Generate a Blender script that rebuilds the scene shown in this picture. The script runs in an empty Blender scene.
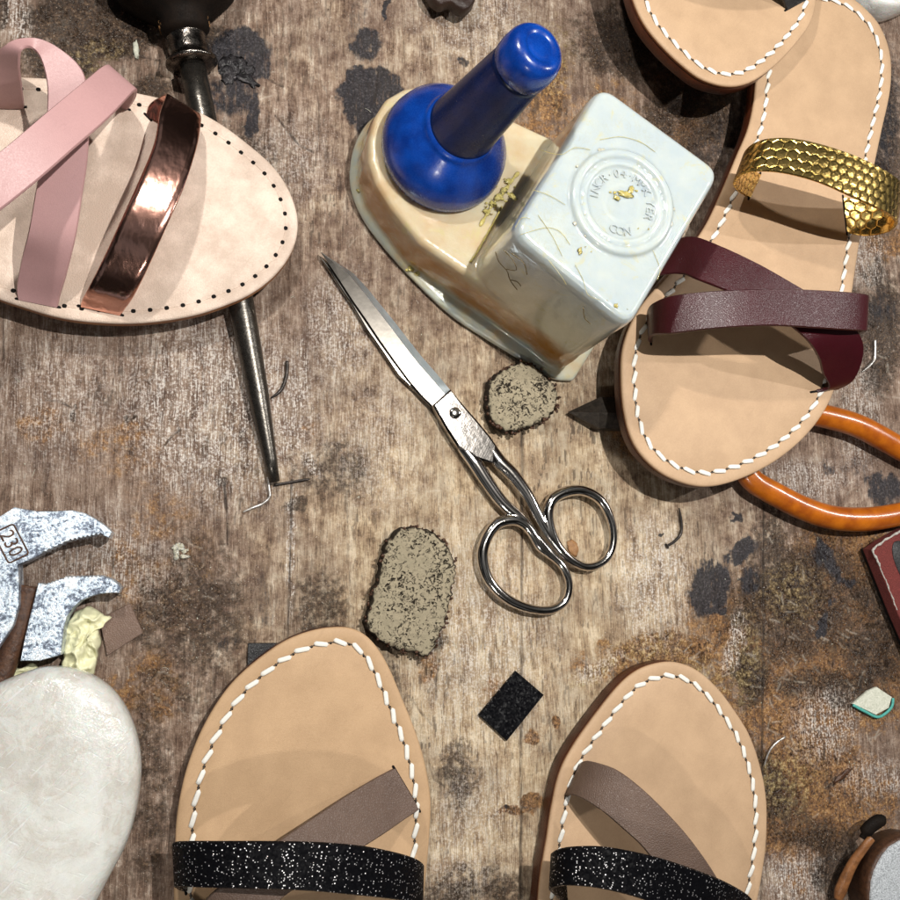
import bpy, math, random
import numpy as np
from mathutils import Vector, Matrix, noise as mnoise

# ------------------------------------------------------------------ camera
SC = bpy.context.scene
COL = SC.collection
F_PX, CAM_H = 900.0, 400.0                  # focal length in photo pixels, camera height in mm
NADIR = (210.0, 570.0)                      # photo pixel straight below the camera
MM = 0.001
_dc = Vector((NADIR[0]-450, 450-NADIR[1], -F_PX)).normalized()
ROT = _dc.rotation_difference(Vector((0, 0, -1))).to_matrix()

def at(px, py, z=0.0):
    """photo pixel -> point (mm) on the level z mm above the bench"""
    d = ROT @ Vector((px-450, 450-py, -F_PX))
    t = (z-CAM_H)/d.z
    return Vector((d.x*t, d.y*t, z))

cam_d = bpy.data.cameras.new('camera'); cam = bpy.data.objects.new('camera', cam_d); COL.objects.link(cam)
cam_d.sensor_width = 36; cam_d.lens = 36*F_PX/900
cam_d.clip_start = 0.01; cam_d.clip_end = 50
cam.matrix_world = Matrix.Translation((0, 0, CAM_H*MM)) @ ROT.to_4x4()
SC.camera = cam

# ------------------------------------------------------------------ light
W = bpy.data.worlds.new('World'); SC.world = W; W.use_nodes = True
wn = W.node_tree.nodes; wl = W.node_tree.links
bgn = wn['Background']
tc = wn.new('ShaderNodeTexCoord'); wz = wn.new('ShaderNodeTexNoise'); wr = wn.new('ShaderNodeValToRGB')
wz.inputs['Scale'].default_value = 2.2; wz.inputs['Detail'].default_value = 2
wl.new(tc.outputs['Generated'], wz.inputs['Vector']); wl.new(wz.outputs['Fac'], wr.inputs['Fac'])
wr.color_ramp.elements[0].position = .54; wr.color_ramp.elements[0].color = (.03, .027, .024, 1)
wr.color_ramp.elements[1].position = .62; wr.color_ramp.elements[1].color = (.95, .98, 1.0, 1)
wl.new(wr.outputs['Color'], bgn.inputs['Color'])
bgn.inputs['Strength'].default_value = 0.14

def lamp(name, px, py, z, watts, radius, color):
    d = bpy.data.lights.new(name, 'SPOT'); d.energy = watts; d.shadow_soft_size = radius*MM; d.color = color
    d.spot_size = math.radians(120); d.spot_blend = .6
    o = bpy.data.objects.new(name, d); COL.objects.link(o)
    p = at(px, py, 0); p.z = z
    o.location = p*MM
    aim = at(450, 450, 0)*MM
    o.rotation_euler = (aim-o.location).to_track_quat('-Z', 'Y').to_euler()
    return o
lamp('bench_lamp', 625, 235, 640, 17.0, 3.5, (1.0, .97, .92))
lamp('rear_lamp', 70, -200, 430, 5.2, 9, (1.0, .96, .90))
lamp('front_lamp', 60, 1480, 400, 1.9, 8, (1.0, .95, .88))
lamp('side_lamp', 1330, 230, 470, 6.0, 5, (1.0, .97, .93))
lamp('fill_lamp', 330, 300, 900, .5, 45, (.93, .97, 1.0))  # weak soft fill added overhead to lift the shadows
SC.view_settings.view_transform = 'Standard'
SC.view_settings.look = 'None'
SC.view_settings.gamma = 1.0
SC.view_settings.exposure = 0.0

# ------------------------------------------------------------------ node helpers
class NT:
    def __init__(s, name):
        s.m = bpy.data.materials.new(name); s.m.use_nodes = True
        s.t = s.m.node_tree; s.b = s.t.nodes['Principled BSDF']
        s.out = s.t.nodes['Material Output']
    def n(s, typ, **kw):
        x = s.t.nodes.new('ShaderNode'+typ)
        for k, v in kw.items(): setattr(x, k, v)
        return x
    def l(s, a, b): s.t.links.new(a, b)
    def put(s, sock, v):
        if hasattr(v, 'is_linked') or isinstance(v, bpy.types.NodeSocket): s.l(v, sock)
        else: sock.default_value = v
    def coords(s, scale=(1, 1, 1), kind='Object', rot=(0, 0, 0)):
        t = s.n('TexCoord'); m = s.n('Mapping')
        m.inputs['Scale'].default_value = [c*1000 for c in scale] if kind == 'Object' else scale
        src = t.outputs[kind]
        if any(rot):
            q = s.n('Mapping'); q.inputs['Rotation'].default_value = rot; s.l(src, q.inputs['Vector']); src = q.outputs['Vector']
        s.l(src, m.inputs['Vector']); return m.outputs['Vector']
    def noise(s, vec, scale=1, detail=4, rough=.55, dist=0):
        x = s.n('TexNoise'); s.l(vec, x.inputs['Vector'])
        x.inputs['Scale'].default_value = scale; x.inputs['Detail'].default_value = detail
        x.inputs['Roughness'].default_value = rough; x.inputs['Distortion'].default_value = dist
        return x.outputs['Fac']
    def voro(s, vec, scale=1, feature='F1', rnd=1, out='Distance'):
        x = s.n('TexVoronoi', feature=feature); s.l(vec, x.inputs['Vector'])
        x.inputs['Scale'].default_value = scale; x.inputs['Randomness'].default_value = rnd
        return x.outputs[out]
    def math(s, op, a, b=0.0, c=None):
        x = s.n('Math', operation=op); s.put(x.inputs[0], a); s.put(x.inputs[1], b)
        if c is not None: s.put(x.inputs[2], c)
        return x.outputs[0]
    def rng(s, v, a, b, c=0., d=1., smooth=False):
        x = s.n('MapRange'); x.clamp = True
        if smooth: x.interpolation_type = 'SMOOTHSTEP'
        s.put(x.inputs['Value'], v)
        for k, q in zip(('From Min', 'From Max', 'To Min', 'To Max'), (a, b, c, d)): x.inputs[k].default_value = q
        return x.outputs['Result']
    def mix(s, f, a, b, mode='MIX'):
        x = s.n('Mix', data_type='RGBA', blend_type=mode)
        s.put(x.inputs[0], f)
        for k, v in ((6, a), (7, b)):
            if isinstance(v, (tuple, list)): x.inputs[k].default_value = tuple(v)[:3]+(1,)
            else: s.l(v, x.inputs[k])
        return x.outputs[2]
    def ramp(s, f, stops):
        x = s.n('ValToRGB'); s.l(f, x.inputs['Fac']); e = x.color_ramp.elements
        while len(e) < len(stops): e.new(.5)
        for i, (p, c) in enumerate(stops): e[i].position = p; e[i].color = tuple(c)[:3]+(1,)
        return x.outputs['Color']
    def bump(s, h, strength=.3, dist=.0005, prev=None):
        x = s.n('Bump'); x.inputs['Strength'].default_value = strength; x.inputs['Distance'].default_value = dist
        s.l(h, x.inputs['Height'])
        if prev is not None: s.l(prev, x.inputs['Normal'])
        return x.outputs['Normal']
    def set(s, **kw):
        for k, v in kw.items():
            k = k.replace('_', ' ')
            sock = s.b.inputs[k]
            if isinstance(v, (tuple, list)) and len(v) == 3 and k in ('Base Color', 'Sheen Tint', 'Coat Tint', 'Specular Tint'): v = tuple(v)+(1,)
            s.put(sock, v)
        return s.m

def leather(name, col, col2=None, rough=.5, grain=.7, gscale=1.6, spec=.5, blotch=.35, coat=0.):
    t = NT(name); v = t.coords()
    col2 = tuple(c*.90 for c in col2) if col2 else tuple(c*.78 for c in col)
    a = t.noise(v, .07, 5, .6); b = t.noise(v, 1.3, 4, .7)
    sc_ = t.rng(t.noise(t.coords((.9, .05, .5), rot=(0, 0, .7)), 1, 3, .6), .62, .72)
    f = t.math('ADD', t.math('ADD', t.rng(a, .35, .65, 0, blotch*2.2), t.rng(b, .3, .7, 0, .45)), t.math('MULTIPLY', sc_, .25))
    c = t.mix(f, col, col2)
    pores = t.voro(v, gscale, 'DISTANCE_TO_EDGE')
    h = t.math('ADD', t.rng(pores, 0, .25), t.math('MULTIPLY', b, .8))
    n = t.bump(h, grain, .00012)
    return t.set(Base_Color=c, Roughness=t.rng(b, .3, .7, rough-.07, rough+.1), Normal=n, Specular_IOR_Level=spec, Coat_Weight=coat, Coat_Roughness=.3)

M = {}
M['tan'] = leather('tan_veg_leather', (.52, .345, .20), (.47, .305, .172), .52, .35, 2.2, .35, .3)
M['tan_cool'] = leather('tan_leather_matte', (.53, .36, .222), (.48, .32, .195), .55, .3, 2.2, .35, .3)
M['pale_leather'] = leather('pale_natural_leather', (.74, .60, .50), (.58, .45, .36), .5, .6, 1.1, .4, .45)
M['edge'] = leather('burnished_brown_edge', (.11, .028, .010), (.05, .012, .005), .32, .5, .8, .5)
M['edge_light'] = leather('natural_leather_edge', (.42, .19, .075), (.30, .12, .05), .45, .5, .8, .4)
M['pink'] = leather('dusty_pink_leather', (.46, .27, .265), (.42, .24, .24), .42, .15, 1.5, .5, .15)
M['burgundy'] = leather('burgundy_leather', (.045, .002, .006), (.032, .0015, .004), .36, .35, 1.3, .5, .2)
M['taupe'] = leather('taupe_grained_leather', (.15, .098, .074), (.115, .073, .055), .5, 1.0, 1.1, .5, .2)
M['taupe_scrap'] = leather('taupe_scrap_leather', (.19, .125, .095), (.15, .095, .07), .5, 1.0, 1.0, .4, .2)
M['dark_brown'] = leather('dark_brown_leather', (.035, .016, .010), (.02, .009, .006), .45, .6, 1.2, .5)
M['black_leather'] = leather('black_leather', (.012, .011, .012), (.006, .006, .007), .45, .6, 1.2, .5)
M['hole'] = leather('dark_hole', (.006, .004, .003), (.003, .002, .002), .8, .2, 1.2, .2)

def mat_thread(name, c1, c2):
    t = NT(name); v = t.coords(); a = t.noise(v, 2.5, 3)
    w = t.n('TexWave'); t.l(v, w.inputs['Vector']); w.inputs['Scale'].default_value = .9; w.inputs['Distortion'].default_value = 2
    return t.set(Base_Color=t.mix(a, c1, c2), Roughness=.6, Normal=t.bump(w.outputs['Fac'], .4, .0002))
M['thread'] = mat_thread('white_waxed_thread', (.86, .85, .80), (.72, .69, .62))
M['thread_dark'] = mat_thread('grey_thread', (.10, .08, .065), (.05, .04, .03))

def mat_metal(name, c1, c2, rough, bump=.1, metallic=1., scale=.3, aniso=0):
    t = NT(name); v = t.coords(); a = t.noise(v, scale, 2 if bump < .15 else 5, .6); b = t.noise(v, scale*4, 2)
    sc = t.noise(t.coords((1.6, .08, 1), rot=(0, 0, .5)), 1, 2)
    return t.set(Base_Color=t.mix(t.rng(a, .35, .65), c1, c2), Metallic=metallic, Roughness=rough if bump < .15 else t.rng(b, .3, .7, rough*.75, rough*1.3),
                 Normal=t.bump(t.math('ADD', a, t.math('MULTIPLY', sc, .25)), bump, .0006))
M['chrome'] = mat_metal('nickel_plated_steel', (.72, .68, .63), (.58, .54, .50), .13, .025, 1, .12)
M['block'] = mat_metal('worn_polished_steel', (.60, .56, .52), (.40, .37, .34), .12, .09, 1, .35)
M['blade'] = mat_metal('ground_steel_blade', (.36, .33, .29), (.30, .275, .245), .20, .03, 1, .2)
M['blade_edge'] = mat_metal('bright_blade_edge', (.80, .90, .98), (.68, .80, .9), .34, .02, 1, .2)
M['shaft'] = mat_metal('dark_steel_shaft', (.115, .105, .092), (.075, .068, .060), .30, .2, .9, .5)
M['iron'] = mat_metal('worn_iron_ferrule', (.22, .20, .18), (.06, .05, .045), .25, .5, 1, .35)
M['nail'] = mat_metal('nail_steel', (.05, .04, .035), (.02, .017, .015), .35, .3, .6, .6)
M['nail_bright'] = mat_metal('bright_nail_steel', (.75, .73, .70), (.35, .33, .31), .35, .3, .8, .6)
M['jaw_steel'] = mat_metal('dark_plier_steel', (.075, .062, .05), (.04, .034, .03), .42, .4, .7, .5)

def mat_galv():
    t = NT('worn_galvanised_steel'); v = t.coords()
    a = t.noise(v, .15, 9, .72, .9); b = t.noise(v, .8, 6, .75)
    f = t.math('ADD', t.math('MULTIPLY', a, .55), t.math('MULTIPLY', b, .45))
    c = t.ramp(f, [(.40, (.05, .055, .075)), (.47, (.20, .24, .31)), (.515, (.60, .70, .80)), (.58, (.92, .97, 1.))])
    return t.set(Base_Color=c, Metallic=.6, Roughness=t.rng(f, .4, .6, .42, .2), Normal=t.bump(f, .6, .0010))
M['galv'] = mat_galv()

def mat_foil(name, c1, c2, rough, wr):
    t = NT(name); v = t.coords()
    a = t.noise(v, .10, 3, .5, .5); b = t.noise(t.coords((.35, .15, .3)), 1, 1.5, .5)
    return t.set(Base_Color=t.mix(a, c1, c2), Metallic=1., Roughness=rough, Coat_Weight=.5, Coat_Roughness=.08,
                 Normal=t.bump(t.math('ADD', a, b), wr, .0015))
M['copper'] = mat_foil('copper_mirror_leather', (.80, .43, .33), (.62, .34, .28), .19, .12)

def mat_hexgold():
    t = NT('hexagon_embossed_gold_leather')
    uv = t.n('TexCoord').outputs['UV']
    s = t.n('VectorMath', operation='SCALE'); t.l(uv, s.inputs[0]); s.inputs['Scale'].default_value = 1/5.2
    nz = t.n('TexNoise'); t.l(uv, nz.inputs['Vector']); nz.inputs['Scale'].default_value = .25
    R_ = (1., 1.732, 1.); H_ = (.5, .866, .5)
    def cell(off):
        a = t.n('VectorMath', operation='ADD'); t.l(s.outputs[0], a.inputs[0]); a.inputs[1].default_value = (100*1.0+off[0], 100*1.732+off[1], 0)
        m = t.n('VectorMath', operation='MODULO'); t.l(a.outputs[0], m.inputs[0]); m.inputs[1].default_value = R_
        b = t.n('VectorMath', operation='SUBTRACT'); t.l(m.outputs[0], b.inputs[0]); b.inputs[1].default_value = (.5, .866, 0)
        sp = t.n('SeparateXYZ'); t.l(b.outputs[0], sp.inputs[0])
        ax = t.math('ABSOLUTE', sp.outputs[0]); ay = t.math('ABSOLUTE', sp.outputs[1])
        return t.math('MAXIMUM', ax, t.math('ADD', t.math('MULTIPLY', ax, .5), t.math('MULTIPLY', ay, .866)))
    d = t.math('MINIMUM', cell((0, 0)), cell((.5, .866)))
    h = t.rng(d, .38, .5, 1, 0, True)
    dome = t.math('ADD', h, t.math('MULTIPLY', t.rng(d, 0, .5, 1, 0), .55))
    v = t.coords(); g = t.noise(v, 1.2, 4)
    hh = t.math('ADD', dome, t.math('MULTIPLY', g, .35))
    c = t.mix(h, (.74, .50, .13), (.92, .66, .22))
    return t.set(Base_Color=t.mix(t.rng(g, .3, .7, 0, .3), c, (.55, .33, .08)), Metallic=1., Roughness=.23, Normal=t.bump(hh, .6, .0005))
M['gold'] = mat_hexgold()

def mat_glitter(name, dens=.55):
    t = NT(name); v = t.coords()
    cellc = t.voro(v, 1.35, out='Color')
    sp = t.n('SeparateColor'); t.l(cellc, sp.inputs[0])
    sparkle = t.math('GREATER_THAN', sp.outputs[2], dens)
    sub = t.n('VectorMath', operation='SUBTRACT'); t.l(cellc, sub.inputs[0]); sub.inputs[1].default_value = (.5, .5, .5)
    sca = t.n('VectorMath', operation='SCALE'); t.l(sub.outputs[0], sca.inputs[0]); sca.inputs['Scale'].default_value = .5
    geo = t.n('NewGeometry'); add = t.n('VectorMath', operation='ADD')
    t.l(geo.outputs['Normal'], add.inputs[0]); t.l(sca.outputs[0], add.inputs[1])
    nrm = t.n('VectorMath', operation='NORMALIZE'); t.l(add.outputs[0], nrm.inputs[0])
    c = t.mix(sparkle, (.004, .004, .005), (.75, .75, .80))
    d = t.voro(v, 1.35); core = t.rng(d, .28, .36, 1, 0)
    mt = t.math('MULTIPLY', sparkle, core)
    c = t.mix(mt, (.003, .003, .004), (1., .98, 1.))
    return t.set(Base_Color=c, Metallic=mt, Roughness=.42, Normal=nrm.outputs[0], Specular_IOR_Level=.08)
M['glitter'] = mat_glitter('black_glitter_leather', .78)

def mat_plastic(name, c1, c2, rough, bump=.1, sss=0., coat=.3):
    t = NT(name); v = t.coords(); a = t.noise(v, .12, 5, .6); b = t.noise(v, 1.4, 4, .6)
    return t.set(Base_Color=t.mix(t.rng(a, .35, .65), c1, c2), Roughness=t.rng(b, .3, .7, rough*.8, rough*1.3), Normal=t.bump(t.math('ADD', a, t.math('MULTIPLY', b, .2)), bump, .0008),
                 Coat_Weight=coat, Coat_Roughness=.15, Subsurface_Weight=sss, Subsurface_Radius=(1, .9, .8), Subsurface_Scale=.004)
M['blue'] = mat_plastic('cobalt_blue_plastic', (.002, .045, .29), (.001, .022, .17), .26, .12, 0, .3)
M['blue_shaded'] = mat_plastic('cobalt_blue_plastic_shaded', (.002, .008, .045), (.002, .012, .07), .30, .15, 0, .08)  # same blue plastic, with the cone's shade put into the colour
M['orange'] = mat_plastic('worn_orange_plastic_dip', (.46, .125, .006), (.28, .06, .004), .32, .25)
M['black_handle'] = mat_plastic('worn_black_handle', (.004, .003, .0025), (.010, .006, .004), .7, .4, 0, 0)  # black handle, deepened to put the shade on it into the colour
M['black_handle'].node_tree.nodes['Principled BSDF'].inputs['Specular IOR Level'].default_value = .12

def mat_bottle():
    t = NT('milky_plastic_with_amber_glue'); v = t.coords()
    sp = t.n('SeparateXYZ'); t.l(t.n('NewGeometry').outputs['Position'], sp.inputs[0])
    wob = t.noise(v, .05, 3)
    z = t.math('ADD', sp.outputs['Z'], t.math('MULTIPLY', t.math('SUBTRACT', wob, .5), .014))
    amber = t.math('MULTIPLY', t.rng(z, .0035, .010, 0, 1, True), t.rng(z, .020, .035, 1, 0, True))   # glue standing inside
    body = t.mix(t.rng(z, .040, .078, 0, 1, True), (.60, .56, .41), (.43, .49, .51))
    body = t.mix(t.rng(z, .002, .006, 1, 0, True), body, (.44, .48, .44))
    col = t.mix(t.math('MULTIPLY', amber, .95), body, (.46, .20, .030))
    milky = t.noise(v, .07, 5, .6)
    col = t.mix(t.math('MULTIPLY', t.rng(milky, .4, .7), .25), col, (.70, .70, .55))
    sm = t.noise(v, .16, 8, .75, 1.2); thin = t.rng(t.math('ABSOLUTE', t.math('SUBTRACT', sm, .5)), 0, .012, 1, 0)
    blot = t.rng(t.noise(v, .05, 2), .5, .62)
    col = t.mix(t.math('MULTIPLY', thin, t.math('MULTIPLY', blot, .4)), col, (.40, .32, .08))
    smear = t.math('MULTIPLY', t.rng(t.noise(v, .09, 7, .75, .8), .56, .66), .55)
    col = t.mix(smear, col, (.55, .50, .24))
    dirt = t.rng(t.noise(v, .9, 6, .8), .68, .74)
    col = t.mix(t.math('MULTIPLY', dirt, .5), col, (.20, .14, .06))
    b = t.noise(v, .2, 4, .6)
    return t.set(Base_Color=col, Roughness=.2, Specular_IOR_Level=.5, Coat_Weight=.8, Coat_Roughness=.05, Subsurface_Weight=.7, Subsurface_Radius=(1, .85, .6),
                 Subsurface_Scale=.004, Normal=t.bump(b, .35, .0007))
M['bottle'] = mat_bottle()

def mat_glue(name='dried_yellow_glue', c1=(.72, .62, .22), c2=(.45, .36, .10)):
    t = NT(name); v = t.coords(); a = t.noise(v, .9, 6, .7)
    return t.set(Base_Color=t.mix(t.rng(a, .35, .65), c1, c2), Roughness=.22, Coat_Weight=.6, Coat_Roughness=.1, Normal=t.bump(a, .8, .0012), Subsurface_Weight=.2, Subsurface_Scale=.002, Subsurface_Radius=(1, .8, .4))
M['glue'] = mat_glue()
M['glue_clear'] = mat_glue('dried_clear_glue', (.70, .69, .58), (.50, .46, .34))
M['debris'] = mat_glue('stuck_dirt', (.10, .07, .03), (.22, .16, .06))

def mat_crepe(name, c1, c2):
    t = NT(name); v = t.coords()
    a = t.noise(v, .60, 6, .68, 1.2); b = t.noise(v, .12, 3); f = t.noise(v, 2.0, 4, .7)
    pit = t.rng(t.math('ADD', a, t.math('MULTIPLY', t.math('SUBTRACT', b, .5), .35)), .385, .455); 
    c = t.mix(t.rng(b, .35, .65), c1, c2)
    c = t.mix(t.rng(f, .3, .7, 0, .35), c, (.22, .20, .12))
    c = t.mix(pit, (.022, .016, .010), c)
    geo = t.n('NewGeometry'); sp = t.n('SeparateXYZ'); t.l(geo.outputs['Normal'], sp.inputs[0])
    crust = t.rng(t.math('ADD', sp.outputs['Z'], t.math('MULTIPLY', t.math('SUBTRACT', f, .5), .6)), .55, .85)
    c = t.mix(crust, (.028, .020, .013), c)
    return t.set(Base_Color=c, Roughness=.8, Normal=t.bump(t.math('ADD', pit, t.math('MULTIPLY', f, .5)), 1., .0012), Specular_IOR_Level=.25)
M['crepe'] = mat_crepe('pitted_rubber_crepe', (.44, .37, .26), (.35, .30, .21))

def mat_stone():
    t = NT('scratched_white_stone'); v = t.coords()
    a = t.noise(v, .045, 6, .6, .8); b = t.noise(t.coords((.55, .12, .3), rot=(0, 0, .6)), 1, 4, .7); d = t.noise(v, .20, 5, .7)
    veins = t.rng(t.math('ABSOLUTE', t.math('SUBTRACT', a, .52)), 0, .02, 1, 0)
    c = t.mix(t.rng(a, .35, .65), (.66, .67, .64), (.50, .48, .44))
    c = t.mix(t.math('MULTIPLY', veins, .25), c, (.40, .32, .25))
    scr = t.rng(t.noise(t.coords((1.4, .07, .3), rot=(0, 0, .8)), 1, 2, .5), .64, .70); sc2 = t.rng(t.noise(t.coords((.09, 1.2, .3), rot=(0, 0, .5)), 1, 2, .5), .66, .72)
    c = t.mix(t.math('MULTIPLY', t.math('MAXIMUM', scr, sc2), .5), c, (.76, .78, .78))
    h = t.math('ADD', d, t.math('ADD', t.math('MULTIPLY', b, .25), t.math('MULTIPLY', t.math('MAXIMUM', scr, sc2), -.3)))
    return t.set(Base_Color=t.mix(t.rng(d, .5, .62, 0, .5), c, (.66, .67, .64)), Roughness=.16, Normal=t.bump(h, .45, .0014), Coat_Weight=.6, Coat_Roughness=.08,
                 Subsurface_Weight=.3, Subsurface_Scale=.003)
M['stone'] = mat_stone()

def mat_simple(name, c1, c2, rough, scale=1., bump=.5, metallic=0):
    t = NT(name); v = t.coords(); a = t.noise(v, scale, 6, .7)
    return t.set(Base_Color=t.mix(t.rng(a, .35, .65), c1, c2), Roughness=rough, Metallic=metallic, Specular_IOR_Level=.4, Normal=t.bump(a, bump, .0008))
M['tissue'] = mat_simple('creased_cream_film', (.74, .72, .48), (.66, .65, .42), .30, .3, .3)
M['maroon_grit'] = mat_simple('maroon_sandpaper', (.24, .045, .038), (.10, .018, .016), .75, 2.2, 1.)
M['paper_edge'] = mat_simple('frayed_paper_edge', (.62, .60, .55), (.30, .27, .24), .8, 1.4, 1.)
M['chip'] = mat_simple('cracked_white_chip', (.72, .72, .62), (.50, .52, .42), .6, .9, .9)
M['teal'] = mat_simple('teal_paint', (.10, .42, .36), (.05, .28, .25), .5, 1., .5)
M['crust'] = mat_simple('white_crusted_lid', (.78, .82, .86), (.20, .22, .24), .55, 1.6, 1.)
M['rim'] = mat_simple('brown_stained_rim', (.10, .045, .022), (.035, .016, .010), .35, .5, .6)
M['stick_wood'] = mat_simple('oiled_wood_stick', (.30, .13, .05), (.12, .05, .02), .3, .25, .5)
M['pale_fleck'] = mat_simple('pale_chip', (.55, .56, .46), (.42, .42, .35), .5, 1., .5)
M['amber_fleck'] = mat_simple('amber_flake', (.36, .19, .075), (.24, .12, .05), .45, .8, .6)
M['ink_glue'] = mat_simple('black_glossy_glue', (.035, .032, .034), (.012, .011, .012), .16, .4, 1.)

# ------------------------------------------------------------------ geometry helpers
def tag(o, label=None, cat=None, group=None, kind=None):
    if label: o['label'] = label
    if cat: o['category'] = cat
    if group: o['group'] = group
    if kind: o['kind'] = kind
    return o

def thing(name, label, cat, loc, group=None):
    o = bpy.data.objects.new(name, None); COL.objects.link(o)
    o.location = Vector(loc)*MM; o.empty_display_size = .01
    o['_o'] = list(loc)
    return tag(o, label, cat, group)

def obj(name, vf, mat, parent=None, smooth=True, label=None, uv=None, mats=None, midx=None, sharp=None):
    v, f = vf
    root = parent
    while root is not None and root.parent is not None: root = root.parent
    if root is not None: org = Vector(root['_o'])
    else:
        xs = [Vector(p) for p in v]; org = Vector((sum(p.x for p in xs)/len(xs), sum(p.y for p in xs)/len(xs), min(p.z for p in xs)))
    me = bpy.data.meshes.new(name)
    me.from_pydata([tuple((Vector(p)-org)*MM) for p in v], [], f); me.update()
    for m in (mats or [mat]): me.materials.append(m)
    if midx: me.polygons.foreach_set('material_index', midx)
    if uv:
        L = me.uv_layers.new(name='UVMap')
        for lp in me.loops: L.data[lp.index].uv = uv[lp.vertex_index]
    import bmesh
    bm = bmesh.new(); bm.from_mesh(me); bmesh.ops.recalc_face_normals(bm, faces=bm.faces); bm.to_mesh(me); bm.free()
    if smooth: me.shade_smooth()
    if smooth and sharp: me.set_sharp_from_angle(angle=math.radians(sharp))
    o = bpy.data.objects.new(name, me); COL.objects.link(o)
    if parent is not None: o.parent = parent
    else: o.location = org*MM; o['_o'] = list(org)
    if label: o['label'] = label
    return o

def catmull(P, closed=False, n=8):
    P = [Vector(p) for p in P]; out = []; N = len(P)
    segs = N if closed else N-1
    for i in range(segs):
        if closed: p0, p1, p2, p3 = P[i-1], P[i], P[(i+1) % N], P[(i+2) % N]
        else: p0, p1, p2, p3 = P[max(i-1, 0)], P[i], P[i+1], P[min(i+2, N-1)]
        for k in range(n):
            t = k/n
            out.append(.5*((2*p1)+(p2-p0)*t+(2*p0-5*p1+4*p2-p3)*t*t+(3*p1-p0-3*p2+p3)*t**3))
    if not closed: out.append(P[-1])
    return out

def resample(P, n, closed=True):
    P = [Vector(p) for p in P]
    Q = P+[P[0]] if closed else P
    d = [0]
    for a, b in zip(Q, Q[1:]): d.append(d[-1]+(b-a).length)
    out = []; j = 0
    m = n if closed else n-1
    for i in range(n):
        s = d[-1]*i/m
        while j < len(d)-2 and d[j+1] < s: j += 1
        L = d[j+1]-d[j]; t = 0 if L == 0 else (s-d[j])/L
        out.append(Q[j].lerp(Q[j+1], min(1, t)))
    return out

def ccw(P):
    a = sum(P[i-1].x*P[i].y-P[i].x*P[i-1].y for i in range(len(P)))
    return P if a > 0 else P[::-1]

def inset(P, d):
    n = len(P); out = []
    for i in range(n):
        t = (P[(i+1) % n]-P[i-1]); nn = Vector((-t.y, t.x, 0)).normalized()
        out.append(P[i]+nn*d)
    return out

def outline(px, z, smooth=True, n=220, sub=8):
    P = [at(x, y, z) for x, y in px]
    if smooth: P = catmull(P, True, sub)
    return ccw(resample(P, n) if n else P)

def slab(P, prof, rings=5, ztop=None, jit=0, seed=0, warp=None):
    """P outline (ccw, mm); prof [(inset, z)] from the bottom up; then rings to the centroid"""
    v, f = [], []; n = len(P)
    base = inset(P, prof[0][0])
    def ring(Q, z):
        s = len(v)
        for i, q in enumerate(Q):
            zz = z
            w = Vector((q.x, q.y, zz))
            if jit and s < n*7:
                k = mnoise.noise_vector(Vector((q.x*.35+seed, q.y*.35, zz*.35)))*jit
                k2 = mnoise.noise_vector(Vector((q.x*1.3+seed, q.y*1.3, zz*1.3)))*jit*.5
                w = w+k+k2
            if warp: w = warp(w)
            v.append(w)
        return s
    prev = ring(base, prof[0][1]); s0 = prev
    for ins, z in prof[1:]:
        cur = ring(inset(P, ins), z)
        for i in range(n): j = (i+1) % n; f.append((prev+i, prev+j, cur+j, cur+i))
        prev = cur
    if rings == 0:
        f.append(tuple(prev+i for i in range(n))); f.append(tuple(s0+i for i in range(n))[::-1]); return v, f
    Q = inset(P, prof[-1][0]); c = sum(Q, Vector())/n; z = prof[-1][1]
    for k in range(1, rings):
        t = k/rings; cur = ring([q.lerp(c, t) for q in Q], z if ztop is None else ztop(t, z))
        for i in range(n): j = (i+1) % n; f.append((prev+i, prev+j, cur+j, cur+i))
        prev = cur
    ci = ring([c], z if ztop is None else ztop(1, z))
    for i in range(n): f.append((prev+i, prev+(i+1) % n, ci))
    bi = len(v); v.append(Vector((c.x, c.y, prof[0][1])))
    for i in range(n): f.append((s0+(i+1) % n, s0+i, bi))
    return v, f

def ribbon(st, thick, n=10, across=6, round_=.45):
    """st [(ax, ay, az, bx, by, bz)]: both edges, photo pixels + height mm; solid band, top side away from the path's inside"""
    A = catmull([at(a, b, c) for a, b, c, *_ in st], False, n)
    B = catmull([at(s[3], s[4], s[5]) for s in st], False, n)
    N = len(A); v, f, uv = [], [], []
    ln = 0; cm = [(a+b)/2 for a, b in zip(A, B)]
    for i in range(N):
        if i: ln += (cm[i]-cm[i-1]).length
        t = (cm[min(i+1, N-1)]-cm[max(i-1, 0)]).normalized(); w = (B[i]-A[i]); W_ = w.length; w = w.normalized()
        nr = t.cross(w).normalized()
        sec = []
        for k in range(across+1):
            u = k/across; sec.append((u, thick/2))
        sec[0] = (round_/W_, thick/2); sec[-1] = (1-round_/W_, thick/2)
        top = [(0, thick*.12)]+sec+[(1, thick*.12)]
        loop = top+[(u, -h) for u, h in top[::-1]]
        for u, h in loop:
            v.append(A[i].lerp(B[i], u)+nr*h); uv.append((ln, u*W_))
    m = len(loop)
    for i in range(N-1):
        for k in range(m):
            k2 = (k+1) % m
            f.append((i*m+k, i*m+k2, (i+1)*m+k2, (i+1)*m+k))
    f.append(tuple(range(m))); f.append(tuple((N-1)*m+k for k in range(m))[::-1])
    return v, f, uv

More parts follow.
